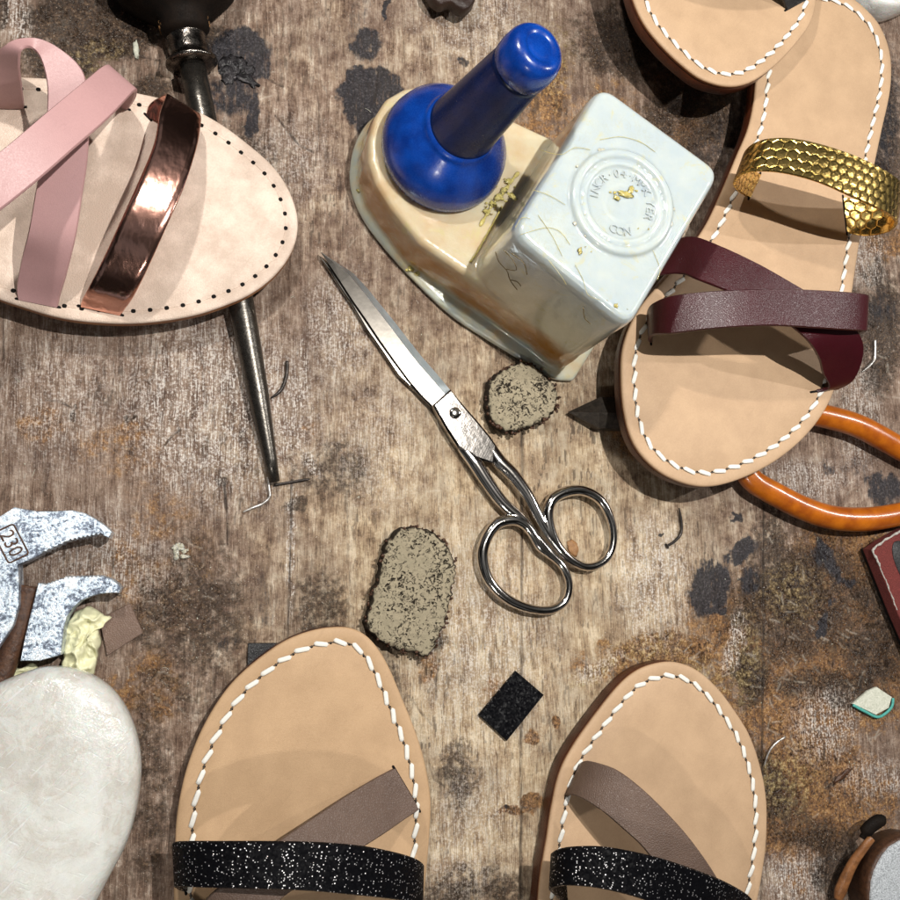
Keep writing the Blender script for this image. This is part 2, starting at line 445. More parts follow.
def tube(P, R, seg=12, flat=1.0, closed=False, cap=True, up=Vector((0, 0, 1))):
    P = [Vector(p) for p in P]; n = len(P)
    if not hasattr(R, '__len__'): R = [R]*n
    v, f = [], []
    for i in range(n):
        if closed: t = (P[(i+1) % n]-P[i-1])
        else: t = P[min(i+1, n-1)]-P[max(i-1, 0)]
        t.normalize(); a = t.cross(up)
        if a.length < 1e-4: a = t.cross(Vector((0, 1, 0)))
        a.normalize(); b = a.cross(t).normalized()
        for k in range(seg):
            q = 2*math.pi*k/seg
            v.append(P[i]+a*math.cos(q)*R[i]+b*math.sin(q)*R[i]*flat)
    for i in range(n if closed else n-1):
        j = (i+1) % n
        for k in range(seg):
            k2 = (k+1) % seg
            f.append((i*seg+k, i*seg+k2, j*seg+k2, j*seg+k))
    if not closed and cap:
        f.append(tuple(range(seg))[::-1]); f.append(tuple((n-1)*seg+k for k in range(seg)))
    return v, f

def lathe(prof, o, axis=Vector((0, 0, 1)), seg=64):
    """prof [(r, h)] along axis from o"""
    axis = axis.normalized(); a = axis.orthogonal().normalized(); b = axis.cross(a)
    v, f = [], []
    for r, h in prof:
        for k in range(seg):
            q = 2*math.pi*k/seg; v.append(o+axis*h+(a*math.cos(q)+b*math.sin(q))*r)
    for i in range(len(prof)-1):
        for k in range(seg):
            k2 = (k+1) % seg; f.append((i*seg+k, i*seg+k2, (i+1)*seg+k2, (i+1)*seg+k))
    f.append(tuple(range(seg))[::-1]); f.append(tuple((len(prof)-1)*seg+k for k in range(seg)))
    return v, f

def join(*vfs):
    v, f = [], []
    for a in vfs:
        s = len(v); v += list(a[0]); f += [tuple(i+s for i in q) for q in a[1]]
    return v, f

def lump(c, rx, ry, rz, seed=0, rough=.35, nu=14, nv=9, rot=0, freq=2.2):
    v, f = [], []
    cr, sr = math.cos(rot), math.sin(rot)
    for j in range(1, nv):
        ph = math.pi*j/nv
        for i in range(nu):
            th = 2*math.pi*i/nu
            d = Vector((math.sin(ph)*math.cos(th), math.sin(ph)*math.sin(th), math.cos(ph)))
            k = 1+rough*mnoise.noise(d*freq+Vector((seed*7.1, seed*3.3, 0)))*2
            p = Vector((d.x*rx, d.y*ry, max(d.z, -.3)*rz))*k
            v.append(Vector((c[0]+p.x*cr-p.y*sr, c[1]+p.x*sr+p.y*cr, c[2]+p.z)))
    v.append(Vector((c[0], c[1], c[2]+rz))); v.append(Vector((c[0], c[1], c[2]-rz*.3)))
    m = nv-1
    for j in range(m-1):
        for i in range(nu):
            i2 = (i+1) % nu; f.append((j*nu+i, (j+1)*nu+i, (j+1)*nu+i2, j*nu+i2))
    for i in range(nu):
        i2 = (i+1) % nu
        f.append((len(v)-2, i, i2)); f.append((len(v)-1, (m-1)*nu+i2, (m-1)*nu+i))
    return v, f

def text_vf(s, size, place, depth=.25):
    """place(x, y, h) maps text mm to world mm"""
    c = bpy.data.curves.new('t', 'FONT'); c.body = s; c.size = size; c.align_x = 'CENTER'; c.align_y = 'CENTER'; c.extrude = depth/2; c.resolution_u = 3
    o = bpy.data.objects.new('t', c); COL.objects.link(o)
    me = bpy.data.meshes.new_from_object(o.evaluated_get(bpy.context.evaluated_depsgraph_get()))
    v = [place(p.co.x, p.co.y, p.co.z+depth/2) for p in me.vertices]; f = [tuple(p.vertices) for p in me.polygons]
    bpy.data.objects.remove(o); bpy.data.curves.remove(c); bpy.data.meshes.remove(me)
    return v, f

# ------------------------------------------------------------------ bench top
rs = np.random.RandomState(7)
def vnoise(X, Y, seed):
    r = np.random.RandomState(seed); n = 256; g = r.rand(n, n)
    xi = np.floor(X).astype(int); yi = np.floor(Y).astype(int); fx = X-xi; fy = Y-yi
    fx = fx*fx*(3-2*fx); fy = fy*fy*(3-2*fy)
    a = g[yi % n, xi % n]; b = g[yi % n, (xi+1) % n]; c = g[(yi+1) % n, xi % n]; d = g[(yi+1) % n, (xi+1) % n]
    return (a*(1-fx)+b*fx)*(1-fy)+(c*(1-fx)+d*fx)*fy
def fbm(X, Y, s, seed, o=4):
    t = 0; a = .5; tot = 0
    for k in range(o):
        t = t+a*vnoise(X/s*2**k+k*17.3, Y/s*2**k+k*9.1, seed+k); tot += a; a *= .55
    return t/tot*2-1

def build_bench():
    step = .5
    c = [at(-25, -25), at(925, -25), at(925, 925), at(-25, 925)]
    x0, x1 = min(p.x for p in c), max(p.x for p in c); y0, y1 = min(p.y for p in c), max(p.y for p in c)
    nx = int((x1-x0)/step)+1; ny = int((y1-y0)/step)+1
    X, Y = np.meshgrid(x0+np.arange(nx)*step, y0+np.arange(ny)*step)
    Ri = np.array(ROT.transposed())
    cx = Ri[0, 0]*X+Ri[0, 1]*Y-Ri[0, 2]*CAM_H; cy = Ri[1, 0]*X+Ri[1, 1]*Y-Ri[1, 2]*CAM_H; cz = Ri[2, 0]*X+Ri[2, 1]*Y-Ri[2, 2]*CAM_H
    PX = 450+F_PX*cx/(-cz); PY = 450-F_PX*cy/(-cz)
    w1 = fbm(X, Y, 9, 11, 5); w2 = fbm(X, Y, 9, 41, 5); wf = fbm(X, Y, 2.2, 71, 3); wl = fbm(X, Y, 40, 91, 4)
    gs = fbm(X*6, Y*.5, 9, 131, 4)                       # streaks along the grain
    WX = PX+w1*9+wf*2; WY = PY+w2*9+wf*3
    def sm(d, a, b): t = np.clip((d-a)/(b-a), 0, 1); return t*t*(3-2*t)
    def blob(cx, cy, rx, ry, rot=0, soft=.35, wob=1.):
        c_, s_ = math.cos(math.radians(rot)), math.sin(math.radians(rot))
        dx = (PX+(WX-PX)*wob)-cx; dy = (PY+(WY-PY)*wob)-cy
        d = np.sqrt(((dx*c_+dy*s_)/rx)**2+((-dx*s_+dy*c_)/ry)**2)
        return 1-sm(d, 1-soft, 1+soft)
    def line(P, w, soft=1.2):
        m = np.zeros_like(PX)
        for (ax, ay), (bx, by) in zip(P, P[1:]):
            dx, dy = bx-ax, by-ay; L = dx*dx+dy*dy+1e-6
            t = np.clip(((PX-ax)*dx+(PY-ay)*dy)/L, 0, 1)
            m = np.maximum(m, 1-sm(np.hypot(PX-ax-t*dx+w1*1.2, PY-ay-t*dy), w, w+soft))
        return m
    mx = np.maximum
    ink = np.zeros_like(PX); rust = ink.copy(); pale = ink.copy(); dirt = ink.copy(); yel = ink.copy()
    for a, *b in [(.85, 372, 100, 32, 36, 0, .2), (.7, 366, 42, 17, 17, 0, .35), (.35, 358, 14, 12, 28, 10), (.9, 387, 8, 3.5, 14, 5), (.6, 463, 61, 6, 5, -30),
                  (.8, 242, 52, 30, 24, 30, .3), (.65, 232, 96, 28, 24, 0, .5), (.75, 253, 116, 6, 24, 12), (.55, 265, 68, 9, 12), (.3, 328, 95, 3, 12),
                  (.85, 709, 588, 20, 28, 10, .35), (.9, 740, 552, 18, 11, -20, .4), (.6, 749, 582, 14, 16, 0, .4), (.8, 737, 519, 6, 5), (.8, 719, 612, 7, 6), (.95, 661, 536, 2.2, 2.2),
                  (.8, 826, 560, 10, 24, -30, .6), (.75, 845, 582, 13, 5, 10, .6), (1., 823, 622, 7, 9, 0, .2), (1., 821, 634, 6, 5), (.55, 829, 601, 4, 7),
                  (.75, 884, 489, 22, 16, -10, .5), (.35, 855, 470, 20, 12), (.5, 826, 467, 6, 4), (.5, 885, 110, 16, 70, 0, .6), (.45, 880, 310, 22, 20, 0, .7),
                  (.35, 705, 150, 20, 60, 30, .7), (.3, 130, 350, 8, 5), (.35, 445, 850, 7, 7), (.4, 462, 822, 4, 3), (.55, 459, 816, 3, 2), (.6, 457, 832, 1.6, 3), (.6, 504, 811, 4, 2.5),  # first patch is painted shade between the bottle and the top sandal
                  (.3, 350, 640, 18, 12), (.3, 265, 600, 8, 30), (.3, 230, 640, 10, 20, 30), (.25, 700, 610, 8, 20)]:
        ink = mx(ink, a*blob(*b))
    ink *= np.clip(.82+.35*gs+.35*wf, 0, 1.15)
    for a, *b in [(.75, 800, 655, 120, 75, 10, .5), (1., 800, 790, 60, 65, 30, .5), (.8, 660, 655, 85, 22, -8, .5), (.6, 840, 560, 60, 40, 0, .5), (.7, 775, 700, 60, 60, 0, .6),
                  (.9, 509, 814, 13, 4.5, 5, .25), (.55, 532, 806, 14, 8, -20, .3), (.5, 428, 665, 10, 22, 10, .4), (.6, 531, 634, 6, 4, -30, .3), (.55, 544, 100, 22, 50, 20, .6),
                  (.65, 556, 723, 4.5, 7, 0, .2, .3), (.6, 532, 738, 7, 8, -30, .3, .4), (.35, 500, 700, 20, 20), (.4, 40, 425, 22, 22), (.5, 150, 690, 30, 40), (.35, 120, 450, 50, 30), (.35, 620, 140, 80, 60, 0, .6),
                  (.45, 690, 100, 40, 60), (.3, 490, 590, 10, 35), (.45, 100, 700, 30, 30), (.5, 885, 240, 20, 20), (.3, 800, 880, 12, 20), (.4, 860, 800, 50, 40, 0, .6), (.5, 635, 430, 30, 30),
                  (.3, 380, 500, 12, 12), (.4, 310, 428, 9, 7, 0, .4), (.3, 160, 560, 60, 80)]:
        rust = mx(rust, a*blob(*b))
    rust *= np.clip(.75+.6*w2+.3*wl, 0, 1.2)
    for a, *b in [(.8, 220, 410, 85, 75, 0, .7), (.9, 301, 372, 5, 34, 2, .4), (.9, 300, 402, 7, 7), (.7, 293, 445, 10, 8, 40), (.6, 310, 462, 14, 5, 50), (.5, 340, 330, 30, 50, 0, .7),
                  (.7, 291, 545, 4, 60, 2, .5), (.35, 290, 160, 40, 40, 0, .7), (.55, 600, 665, 22, 10, -35, .5), (.6, 655, 580, 35, 55, 0, .6), (.6, 735, 640, 9, 30, 10, .4), (.65, 825, 725, 28, 32, 20, .6), (.45, 880, 780, 35, 18, 0, .6),
                  (.6, 795, 880, 28, 28, 10, .4), (.8, 608, 493, 3, 8, 10), (.45, 480, 640, 60, 100, 0, .7), (.35, 470, 830, 40, 60, 20, .6), (.5, 15, 20, 14, 22), (.45, 870, 260, 16, 30),
                  (.35, 60, 400, 60, 60, 0, .7), (.4, 100, 560, 60, 40, 0, .7), (.5, 800, 480, 45, 20, 0, .5), (.3, 380, 440, 40, 60, 0, .7), (.35, 475, 20, 50, 40, 0, .6), (.5, 860, 420, 20, 50, 0, .6)]:
        pale = mx(pale, a*blob(*b))
    for a, *b in [(1., 90, 26, 62, 32, 5, .35), (.8, 60, 60, 35, 25, 0, .5), (.8, 140, 10, 40, 35), (.55, 150, 90, 22, 14, 0, .6), (.6, 2, 12, 6, 20), (.55, 215, 45, 18, 20), (.6, 650, 40, 75, 40, 0, .5), (.5, 690, 130, 50, 60, 20, .5),  # last two patches are painted shade beside and below the top sandal
                  (.6, 795, 600, 70, 60, 0, .7), (.5, 770, 560, 20, 60, 0, .6), (.55, 835, 690, 60, 20, 10, .6), (.55, 780, 800, 20, 60, -30, .6), (.5, 690, 700, 30, 14, 30), (.6, 752, 675, 18, 30, 0, .6), (.6, 838, 778, 14, 4, -30, .4),
                  (.6, 875, 640, 30, 60, 0, .6), (.5, 810, 835, 50, 20, 20, .5), (.5, 880, 150, 25, 90, 0, .6), (.6, 878, 330, 25, 60, 0, .6), (.4, 190, 620, 60, 90, 0, .7), (.4, 320, 610, 30, 40, 0, .7), (.45, 222, 478, 6, 5, 0, .4), (.4, 130, 420, 10, 5, -40),
                  (.4, 75, 415, 5, 4), (.3, 255, 850, 30, 60), (.35, 150, 780, 25, 110, 0, .7), (.5, 380, 700, 20, 40, 0, .8), (.35, 460, 780, 20, 40, 0, .7), (.5, 480, 895, 50, 30, 0, .6), (.4, 300, 505, 12, 9),
                  (.35, 335, 470, 40, 30, 0, .8), (.45, 420, 640, 30, 14), (.35, 250, 160, 30, 40, 0, .8), (.5, 835, 870, 20, 30)]:
        dirt = mx(dirt, a*blob(*b))
    dirt *= np.clip(.95+.7*w1+.3*wf, 0, 1.5)
    for a, *b in [(.9, 596, 670, 26, 9, -35, .5), (.6, 640, 650, 40, 14, -10, .6), (.6, 555, 60, 14, 40, 0, .6), (.55, 700, 675, 40, 14, 20, .7), (.6, 745, 660, 14, 40, 0, .7), (.5, 790, 590, 25, 25, 0, .7), (.7, 785, 780, 28, 30, 0, .7), (.4, 105, 48, 20, 10, 0, .6), (.4, 80, 65, 20, 12)]:
        yel = mx(yel, a*blob(*b))
    crack = np.zeros_like(PX)
    for w, P in [(.7, [(523, 330), (522, 600), (521, 925)]), (.6, [(765, 380), (764, 600), (762, 925)]), (.15, [(318, 95), (320, 120), (317, 150), (316, 165)]), (.8, [(224, 483), (227, 520), (228, 545)]),
                 (.4, [(292, 480), (290, 560), (287, 640)]), (.5, [(275, 115), (287, 130), (300, 145), (314, 152)]), (.4, [(270, 80), (283, 86)]), (.4, [(375, 100), (380, 60)]), (.3, [(3, 300), (2, 360)]),
                 (.4, [(412, 700), (420, 712), (432, 726)]), (.4, [(430, 765), (434, 780), (445, 787)]), (.5, [(862, 690), (862, 676), (872, 684)]),
                 (.4, [(440, 640), (436, 700)]),  (.5, [(140, 56), (160, 60), (155, 80)]), (.4, [(840, 640), (870, 660), (872, 690)]),
                 (.4, [(45, 400), (60, 402), (72, 408)]), (.4, [(165, 445), (172, 436), (180, 430)])]:
        crack = mx(crack, line(P, w))
    r = random.Random(3)
    scr = np.zeros_like(PX)
    def scratch(cx, cy, L, ang, amp, w=.15):
        dx, dy = math.cos(ang)*L, math.sin(ang)*L
        P = [(cx-dx, cy-dy), (cx+r.uniform(-1, 1), cy+r.uniform(-1, 1)), (cx+dx, cy+dy)]
        ix = (np.abs(PX[ny//2]-cx) < 60).nonzero()[0]
        nonlocal scr
        xa, ya = min(p[0] for p in P)-4, min(p[1] for p in P)-4; xb, yb = max(p[0] for p in P)+4, max(p[1] for p in P)+4
        m = (PX > xa) & (PX < xb) & (PY > ya) & (PY < yb)
        px, py = PX[m], PY[m]; best = np.zeros_like(px)
        for (ax, ay), (bx, by) in zip(P, P[1:]):
            ux, uy = bx-ax, by-ay; Lq = ux*ux+uy*uy+1e-6
            t = np.clip(((px-ax)*ux+(py-ay)*uy)/Lq, 0, 1)
            best = np.maximum(best, 1-sm(np.hypot(px-ax-t*ux, py-ay-t*uy), w, w+1.1))
        scr[m] = np.maximum(scr[m], amp*best)
    zones = [(290, 160, 50, 60, 40), (220, 400, 90, 80, 90), (340, 300, 30, 70, 22), (475, 50, 60, 50, 22), (600, 670, 40, 22, 30), (700, 650, 60, 30, 30), (800, 640, 80, 70, 60), (820, 740, 60, 70, 40), (150, 560, 80, 70, 45), (250, 70, 30, 40, 16),
             (400, 500, 80, 60, 18), (480, 720, 70, 100, 18), (100, 360, 90, 40, 30), (870, 430, 30, 80, 20), (90, 640, 40, 30, 12), (170, 700, 50, 80, 24)]
    for cx, cy, rx, ry, n in zones:
        for _ in range(n):
            a = r.gauss(.6, .5) if r.random() < .5 else r.uniform(0, math.pi)
            scratch(cx+r.gauss(0, .5)*rx, cy+r.gauss(0, .5)*ry, r.uniform(1.5, 7), a, r.uniform(.15, .6))
    pore = (fbm(X*3.2, Y*.45, 3.2, 201, 3) > .36).astype(float)*np.clip(.5+wl, 0, 1)
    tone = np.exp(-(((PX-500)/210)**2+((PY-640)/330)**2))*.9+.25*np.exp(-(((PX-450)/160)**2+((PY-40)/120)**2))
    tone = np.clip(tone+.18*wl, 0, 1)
    Z = -.55*crack+.10*w1+.06*gs-.25*np.clip(scr, 0, 1)*(wl > 0)-.14*pore+.10*wf+.25*np.clip(dirt, 0, 1)*fbm(X, Y, 3, 301, 4)+.3*rust*fbm(X, Y, 4, 311, 4)
    Z = Z-Z.max()-.01
    v = np.stack([X, Y, Z], -1).reshape(-1, 3)*MM
    idx = np.arange(nx*ny).reshape(ny, nx)
    q = np.stack([idx[:-1, :-1], idx[:-1, 1:], idx[1:, 1:], idx[1:, :-1]], -1).reshape(-1, 4)
    # skirt: the bench goes on beyond the frame and has thickness
    m = 60.; ex = [(x0-m, y0-m), (x1+m, y0-m), (x1+m, y1+m), (x0-m, y1+m)]
    extra = [(a*MM, b*MM, -.0004) for a, b in ex]+[(a*MM, b*MM, -.035) for a, b in ex]
    nb = nx*ny; v = np.concatenate([v, np.array(extra)])
    corners = [idx[0, 0], idx[0, -1], idx[-1, -1], idx[-1, 0]]
    polys = [tuple(p) for p in ()]
    me = bpy.data.meshes.new('wooden_bench_top')
    side = [list(idx[0, :]), list(idx[:, -1]), list(idx[-1, ::-1]), list(idx[::-1, 0])]
    ng = []
    for k in range(4): ng.append([nb+k, nb+(k+1) % 4]+side[k][::-1])
    for k in range(4): ng.append([nb+4+k, nb+4+(k+1) % 4, nb+(k+1) % 4, nb+k])
    ng.append([nb+7, nb+6, nb+5, nb+4])
    loops = np.concatenate([q.reshape(-1)]+[np.array(g) for g in ng])
    starts = np.concatenate([np.arange(len(q))*4, len(q)*4+np.cumsum([0]+[len(g) for g in ng[:-1]])])
    tot = np.concatenate([np.full(len(q), 4), [len(g) for g in ng]])
    me.vertices.add(len(v)); me.vertices.foreach_set('co', v.astype(np.float32).ravel())
    me.loops.add(len(loops)); me.loops.foreach_set('vertex_index', loops.astype(np.int32))
    me.polygons.add(len(starts)); me.polygons.foreach_set('loop_start', starts.astype(np.int32))
    me.update(calc_edges=True); me.validate()
    sm_ = np.zeros(len(starts), bool); sm_[:len(q)] = True
    me.polygons.foreach_set('use_smooth', sm_)
    def attr(name, a, b, c):
        A = me.color_attributes.new(name, 'FLOAT_COLOR', 'POINT')
        d = np.zeros((len(v), 4), np.float32); d[:nb, 0] = a.ravel(); d[:nb, 1] = b.ravel(); d[:nb, 2] = c.ravel(); d[:, 3] = 1
        A.data.foreach_set('color', d.ravel())
    attr('stain_a', np.clip(ink, 0, 1), np.clip(rust, 0, 1), np.clip(pale, 0, 1))
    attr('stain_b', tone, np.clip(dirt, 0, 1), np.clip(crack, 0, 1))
    attr('stain_c', np.clip(scr, 0, 1), np.clip(yel, 0, 1), pore)
    # material
    t = NT('scarred_workbench_wood')
    def A(n):
        a = t.n('Attribute'); a.attribute_name = n; s = t.n('SeparateColor'); t.l(a.outputs['Color'], s.inputs[0]); return s.outputs
    a, b, c = A('stain_a'), A('stain_b'), A('stain_c')
    o = t.coords()
    wv = t.n('VectorMath', operation='ADD'); ww = t.n('VectorMath', operation='SCALE'); nz = t.n('TexNoise'); t.l(o, nz.inputs['Vector']); nz.inputs['Scale'].default_value = .06; nz.inputs['Detail'].default_value = 2
    t.l(nz.outputs['Color'], ww.inputs[0]); ww.inputs['Scale'].default_value = 2.0; t.l(o, wv.inputs[0]); t.l(ww.outputs[0], wv.inputs[1])
    def st(sx, sy):
        m = t.n('Mapping'); m.inputs['Scale'].default_value = (sx, sy, 1); t.l(wv.outputs[0], m.inputs['Vector']); return m.outputs['Vector']
    g1 = t.noise(st(2.3, .13), 1, 3, .6); g2 = t.noise(st(.30, .02), 1, 4, .6); g3 = t.noise(st(1.8, .17), 1, 2, .6)
    sp = t.noise(o, .95, 5, .72); sp2 = t.noise(o, .28, 6, .7); big = t.noise(o, .035, 4, .6); mid = t.noise(o, .11, 6, .72)
    f = t.math('ADD', t.math('MULTIPLY', g1, .22), t.math('ADD', t.math('MULTIPLY', g2, .30), t.math('ADD', t.math('MULTIPLY', sp, .10), t.math('MULTIPLY', mid, .38))))
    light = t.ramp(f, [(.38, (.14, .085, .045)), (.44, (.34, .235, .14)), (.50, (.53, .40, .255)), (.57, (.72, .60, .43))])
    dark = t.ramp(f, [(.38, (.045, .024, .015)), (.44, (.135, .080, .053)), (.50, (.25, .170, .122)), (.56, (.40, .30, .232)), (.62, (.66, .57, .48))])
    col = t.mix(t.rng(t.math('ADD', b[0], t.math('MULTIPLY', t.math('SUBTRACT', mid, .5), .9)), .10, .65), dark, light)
    pat = t.rng(t.math('ADD', t.math('MULTIPLY', big, .75), t.math('MULTIPLY', mid, .25)), .45, .58)
    col = t.mix(t.math('MULTIPLY', pat, .75), col, t.mix(.48, col, (.11, .07, .055), 'MIX'))
    col = t.mix(t.math('MULTIPLY', t.rng(g3, .62, .66), .6), col, (.07, .042, .026))
    rs_ = t.ramp(t.math('ADD', t.math('MULTIPLY', sp, .5), t.math('MULTIPLY', sp2, .5)), [(.38, (.022, .010, .005)), (.46, (.12, .052, .018)), (.54, (.30, .145, .045)), (.64, (.54, .34, .15))])
    ru = t.rng(t.math('ADD', a[1], t.math('MULTIPLY', t.math('SUBTRACT', t.math('ADD', t.math('MULTIPLY', mid, .6), t.math('MULTIPLY', sp2, .4)), .5), 2.6)), .08, .42)
    col = t.mix(t.math('MULTIPLY', ru, t.rng(a[1], .03, .25, 0, .92)), col, rs_)
    dc = t.ramp(t.math('ADD', t.math('MULTIPLY', sp, .55), t.math('MULTIPLY', sp2, .45)), [(.42, (.006, .0035, .0025)), (.51, (.032, .018, .010)), (.58, (.10, .06, .034)), (.68, (.30, .21, .13))])
    du = t.rng(t.math('ADD', b[1], t.math('MULTIPLY', t.math('SUBTRACT', sp2, .5), 1.8)), .08, .45)
    col = t.mix(t.math('MULTIPLY', du, t.rng(b[1], .03, .25, 0, .9)), col, dc)
    yc = t.ramp(sp, [(.4, (.13, .08, .02)), (.5, (.36, .25, .09)), (.6, (.66, .56, .30))])
    col = t.mix(t.math('MULTIPLY', c[1], t.math('MULTIPLY', t.rng(sp2, .45, .58), .8)), col, yc)
    pk = t.rng(t.math('ADD', t.math('MULTIPLY', sp, .6), t.math('MULTIPLY', g1, .4)), .49, .58)
    col = t.mix(t.math('MULTIPLY', t.rng(a[2], 0, .6), t.math('MULTIPLY', pk, .8)), col, (.80, .75, .70))
    fleck = t.rng(t.noise(o, 1.5, 3, .6), .65, .70)
    col = t.mix(t.math('MULTIPLY', fleck, .5), col, (.80, .75, .66))
    col = t.mix(t.math('MULTIPLY', c[2], .7), col, (.045, .028, .018))
    spots = t.rng(t.voro(o, .16), .03, .055, 1, 0)
    col = t.mix(t.math('MULTIPLY', spots, .7), col, (.05, .03, .018))
    col = t.mix(t.math('MULTIPLY', c[0], .55), col, (.72, .65, .54))
    ic = t.ramp(sp, [(.40, (.005, .005, .007)), (.54, (.018, .018, .025)), (.66, (.09, .082, .085))])
    iu = t.rng(t.math('ADD', a[0], t.math('MULTIPLY', t.math('SUBTRACT', t.math('ADD', t.math('MULTIPLY', g1, .6), t.math('MULTIPLY', sp2, .4)), .5), 1.0)), .22, .50)
    col = t.mix(t.math('MULTIPLY', iu, t.rng(a[0], .03, .15, 0, .95)), col, ic)
    cn = t.noise(st(.07, .05), 1, 7, .62, .5); fis = t.rng(t.math('ABSOLUTE', t.math('SUBTRACT', cn, .5)), .0, .010, 1, 0)
    fz = t.math('MULTIPLY', fis, t.rng(t.math('ADD', a[1], b[1]), .25, .7, .0, .85))
    col = t.mix(fz, col, (.022, .013, .008))
    col = t.mix(t.math('MULTIPLY', t.math('MULTIPLY', b[2], .9), t.rng(g2, .35, .6, 1, .35)), col, (.02, .013, .009))
    fib = t.rng(t.noise(st(3.2, .10), 1, 2, .5), .56, .63)
    col = t.mix(t.math('MULTIPLY', fib, .22), col, (.06, .035, .022))
    h = t.math('ADD', t.math('SUBTRACT', t.math('MULTIPLY', g1, .8), t.math('MULTIPLY', fz, .8)), t.math('ADD', t.math('MULTIPLY', sp, 1.1), t.math('MULTIPLY', sp2, 1.4)))
    nrm = t.bump(h, .75, .0009)
    ro = t.rng(t.math('SUBTRACT', t.math('ADD', sp2, t.math('MULTIPLY', b[1], -.15)), t.math('MULTIPLY', a[1], .12)), .25, .65, .25, .68)
    me.materials.append(t.set(Base_Color=col, Roughness=ro, Normal=nrm, Specular_IOR_Level=.45))
    ob = bpy.data.objects.new('wooden_bench_top', me); COL.objects.link(ob)
    tag(ob, 'scarred wooden workbench top with ink stains, rust and scratches', 'workbench', kind='structure')
build_bench()

# ------------------------------------------------------------------ sandals
def stitches(P, ztop, ins, pitch, length, wid, ang=10):
    Q = inset(P, ins); Q = [Q[i] for i in range(len(Q))]
    L = sum((Q[i]-Q[i-1]).length for i in range(len(Q))); n = int(L/pitch)
    R = resample(Q, n); vfs = []; r = random.Random(5)
    for i in range(n):
        t = (R[(i+1) % n]-R[i-1]); t.z = 0; t.normalize()
        a = math.radians(ang+r.uniform(-4, 4)); d = Vector((t.x*math.cos(a)-t.y*math.sin(a), t.x*math.sin(a)+t.y*math.cos(a), 0))
        w = Vector((-d.y, d.x, 0)); v, f = [], []
        Ls = length*r.uniform(.93, 1.05); m = 8
        # rounded flattened capsule, dipping at both ends
        for k in range(m+1):
            u = k/m*2-1; rad = wid/2*(1-abs(u)**12)**.5*(.86+.14*(1-u*u)) + .03
            zc = ztop-.50+.70*(1-u**6)
            for q in range(8):
                th = 2*math.pi*q/8
                v.append(R[i]+d*u*Ls/2+w*math.cos(th)*rad+Vector((0, 0, zc-R[i].z+math.sin(th)*rad*.36)))
        for k in range(m):
            for q in range(8): f.append((k*8+q, k*8+(q+1) % 8, (k+1)*8+(q+1) % 8, (k+1)*8+q))
        f.append(tuple(range(8))); f.append(tuple(m*8+q for q in range(8))[::-1])
        vfs.append((v, f))
    return join(*vfs), R

def sandal(name, label, px, ztop, zbot, top_mat, edge_mat, mode='stitch', ins=6.3, pitch=8.1):
    P = outline(px, ztop, True, 300, 10)
    c = sum(P, Vector())/len(P)
    root = thing(name, label, 'sandal', (c.x, c.y, zbot))
    it = ztop-2.6
    wob = lambda t, z: z-.5*math.sin(min(1, t)*math.pi*.5)
    obj('outsole', slab(P, [(1.3, zbot), (.35, zbot+.5), (.0, zbot+1.5), (.0, it-1.0), (.25, it-.25), (.5, it)], 2), edge_mat, root)
    g = ins
    prof = [(.5, it+.02), (.05, it+.4), (0, ztop-1.0), (.25, ztop-.35), (.9, ztop-.03), (2.2, ztop+.05), (g-1.5, ztop), (g-.9, ztop-.28), (g, ztop-.55), (g+.9, ztop-.28), (g+1.7, ztop)]
    vf = slab(P, prof, 8, wob)
    n = len(P); midx = []
    for i, q in enumerate(vf[1]):
        midx.append(1 if i < n*2 else 0)
    obj('insole', vf, None, root, mats=[top_mat, edge_mat if mode == 'holes' else M['edge_light']], midx=midx)
    if mode == 'stitch':
        vf, R = stitches(P, ztop, g, pitch, pitch*.86, 2.1, -13)
        st = obj('stitching', vf, M['thread'], root)
        T = [Vector((p.x, p.y, ztop-.38)) for p in inset(P, g)]
        obj('thread_core', tube(T, .28, 6, 1, True), M['thread_dark'], st)
        nh = []
        for i in range(len(R)):
            q = (R[i]+R[(i+1) % len(R)])/2; nh.append(lathe([(.6, -.3), (.6, .12), (.05, .14)], Vector((q.x, q.y, ztop-.42)), seg=10))
        obj('needle_holes', join(*nh), M['hole'], st)
    else:
        Q = inset(P, g); L = sum((Q[i]-Q[i-1]).length for i in range(len(Q))); m = int(L/6.6); R = resample(Q, m)
        vfs = []
        for p in R: vfs.append(lathe([(.95, -.4), (1.0, .10), (.8, .16), (.05, .17)], Vector((p.x, p.y, ztop-.42)), seg=10))
        hs = obj('stitch_hole_row', join(*vfs), M['hole'], root)
        T = [Vector((p.x, p.y, ztop-.50)) for p in Q]
        obj('thread_core', tube(T, .22, 6, 1, True), M['pale_leather'], hs)
    return root

def strap(root, st, mat, label, thick=1.7, n=12, name='strap', z0=0, lining=None):
    st = [(a, b, c+z0, d, e, f+z0) for a, b, c, d, e, f in st]
    v, f, uv = ribbon(st, thick, n)
    o = obj(name, (v, f), mat, root, uv=uv, label=label, sharp=50)
    for e in (st[0], st[-1]):
        a, b = at(e[0], e[1], z0), at(e[3], e[4], z0); d = (b-a).normalized()
        if a.y > at(450, 930).y: obj('strap_slot', tube([a-d*1.3, a-d*.9, b+d*.9, b+d*1.3], [.15, .55, .55, .15], 8, .5), M['hole'], o)
    return o

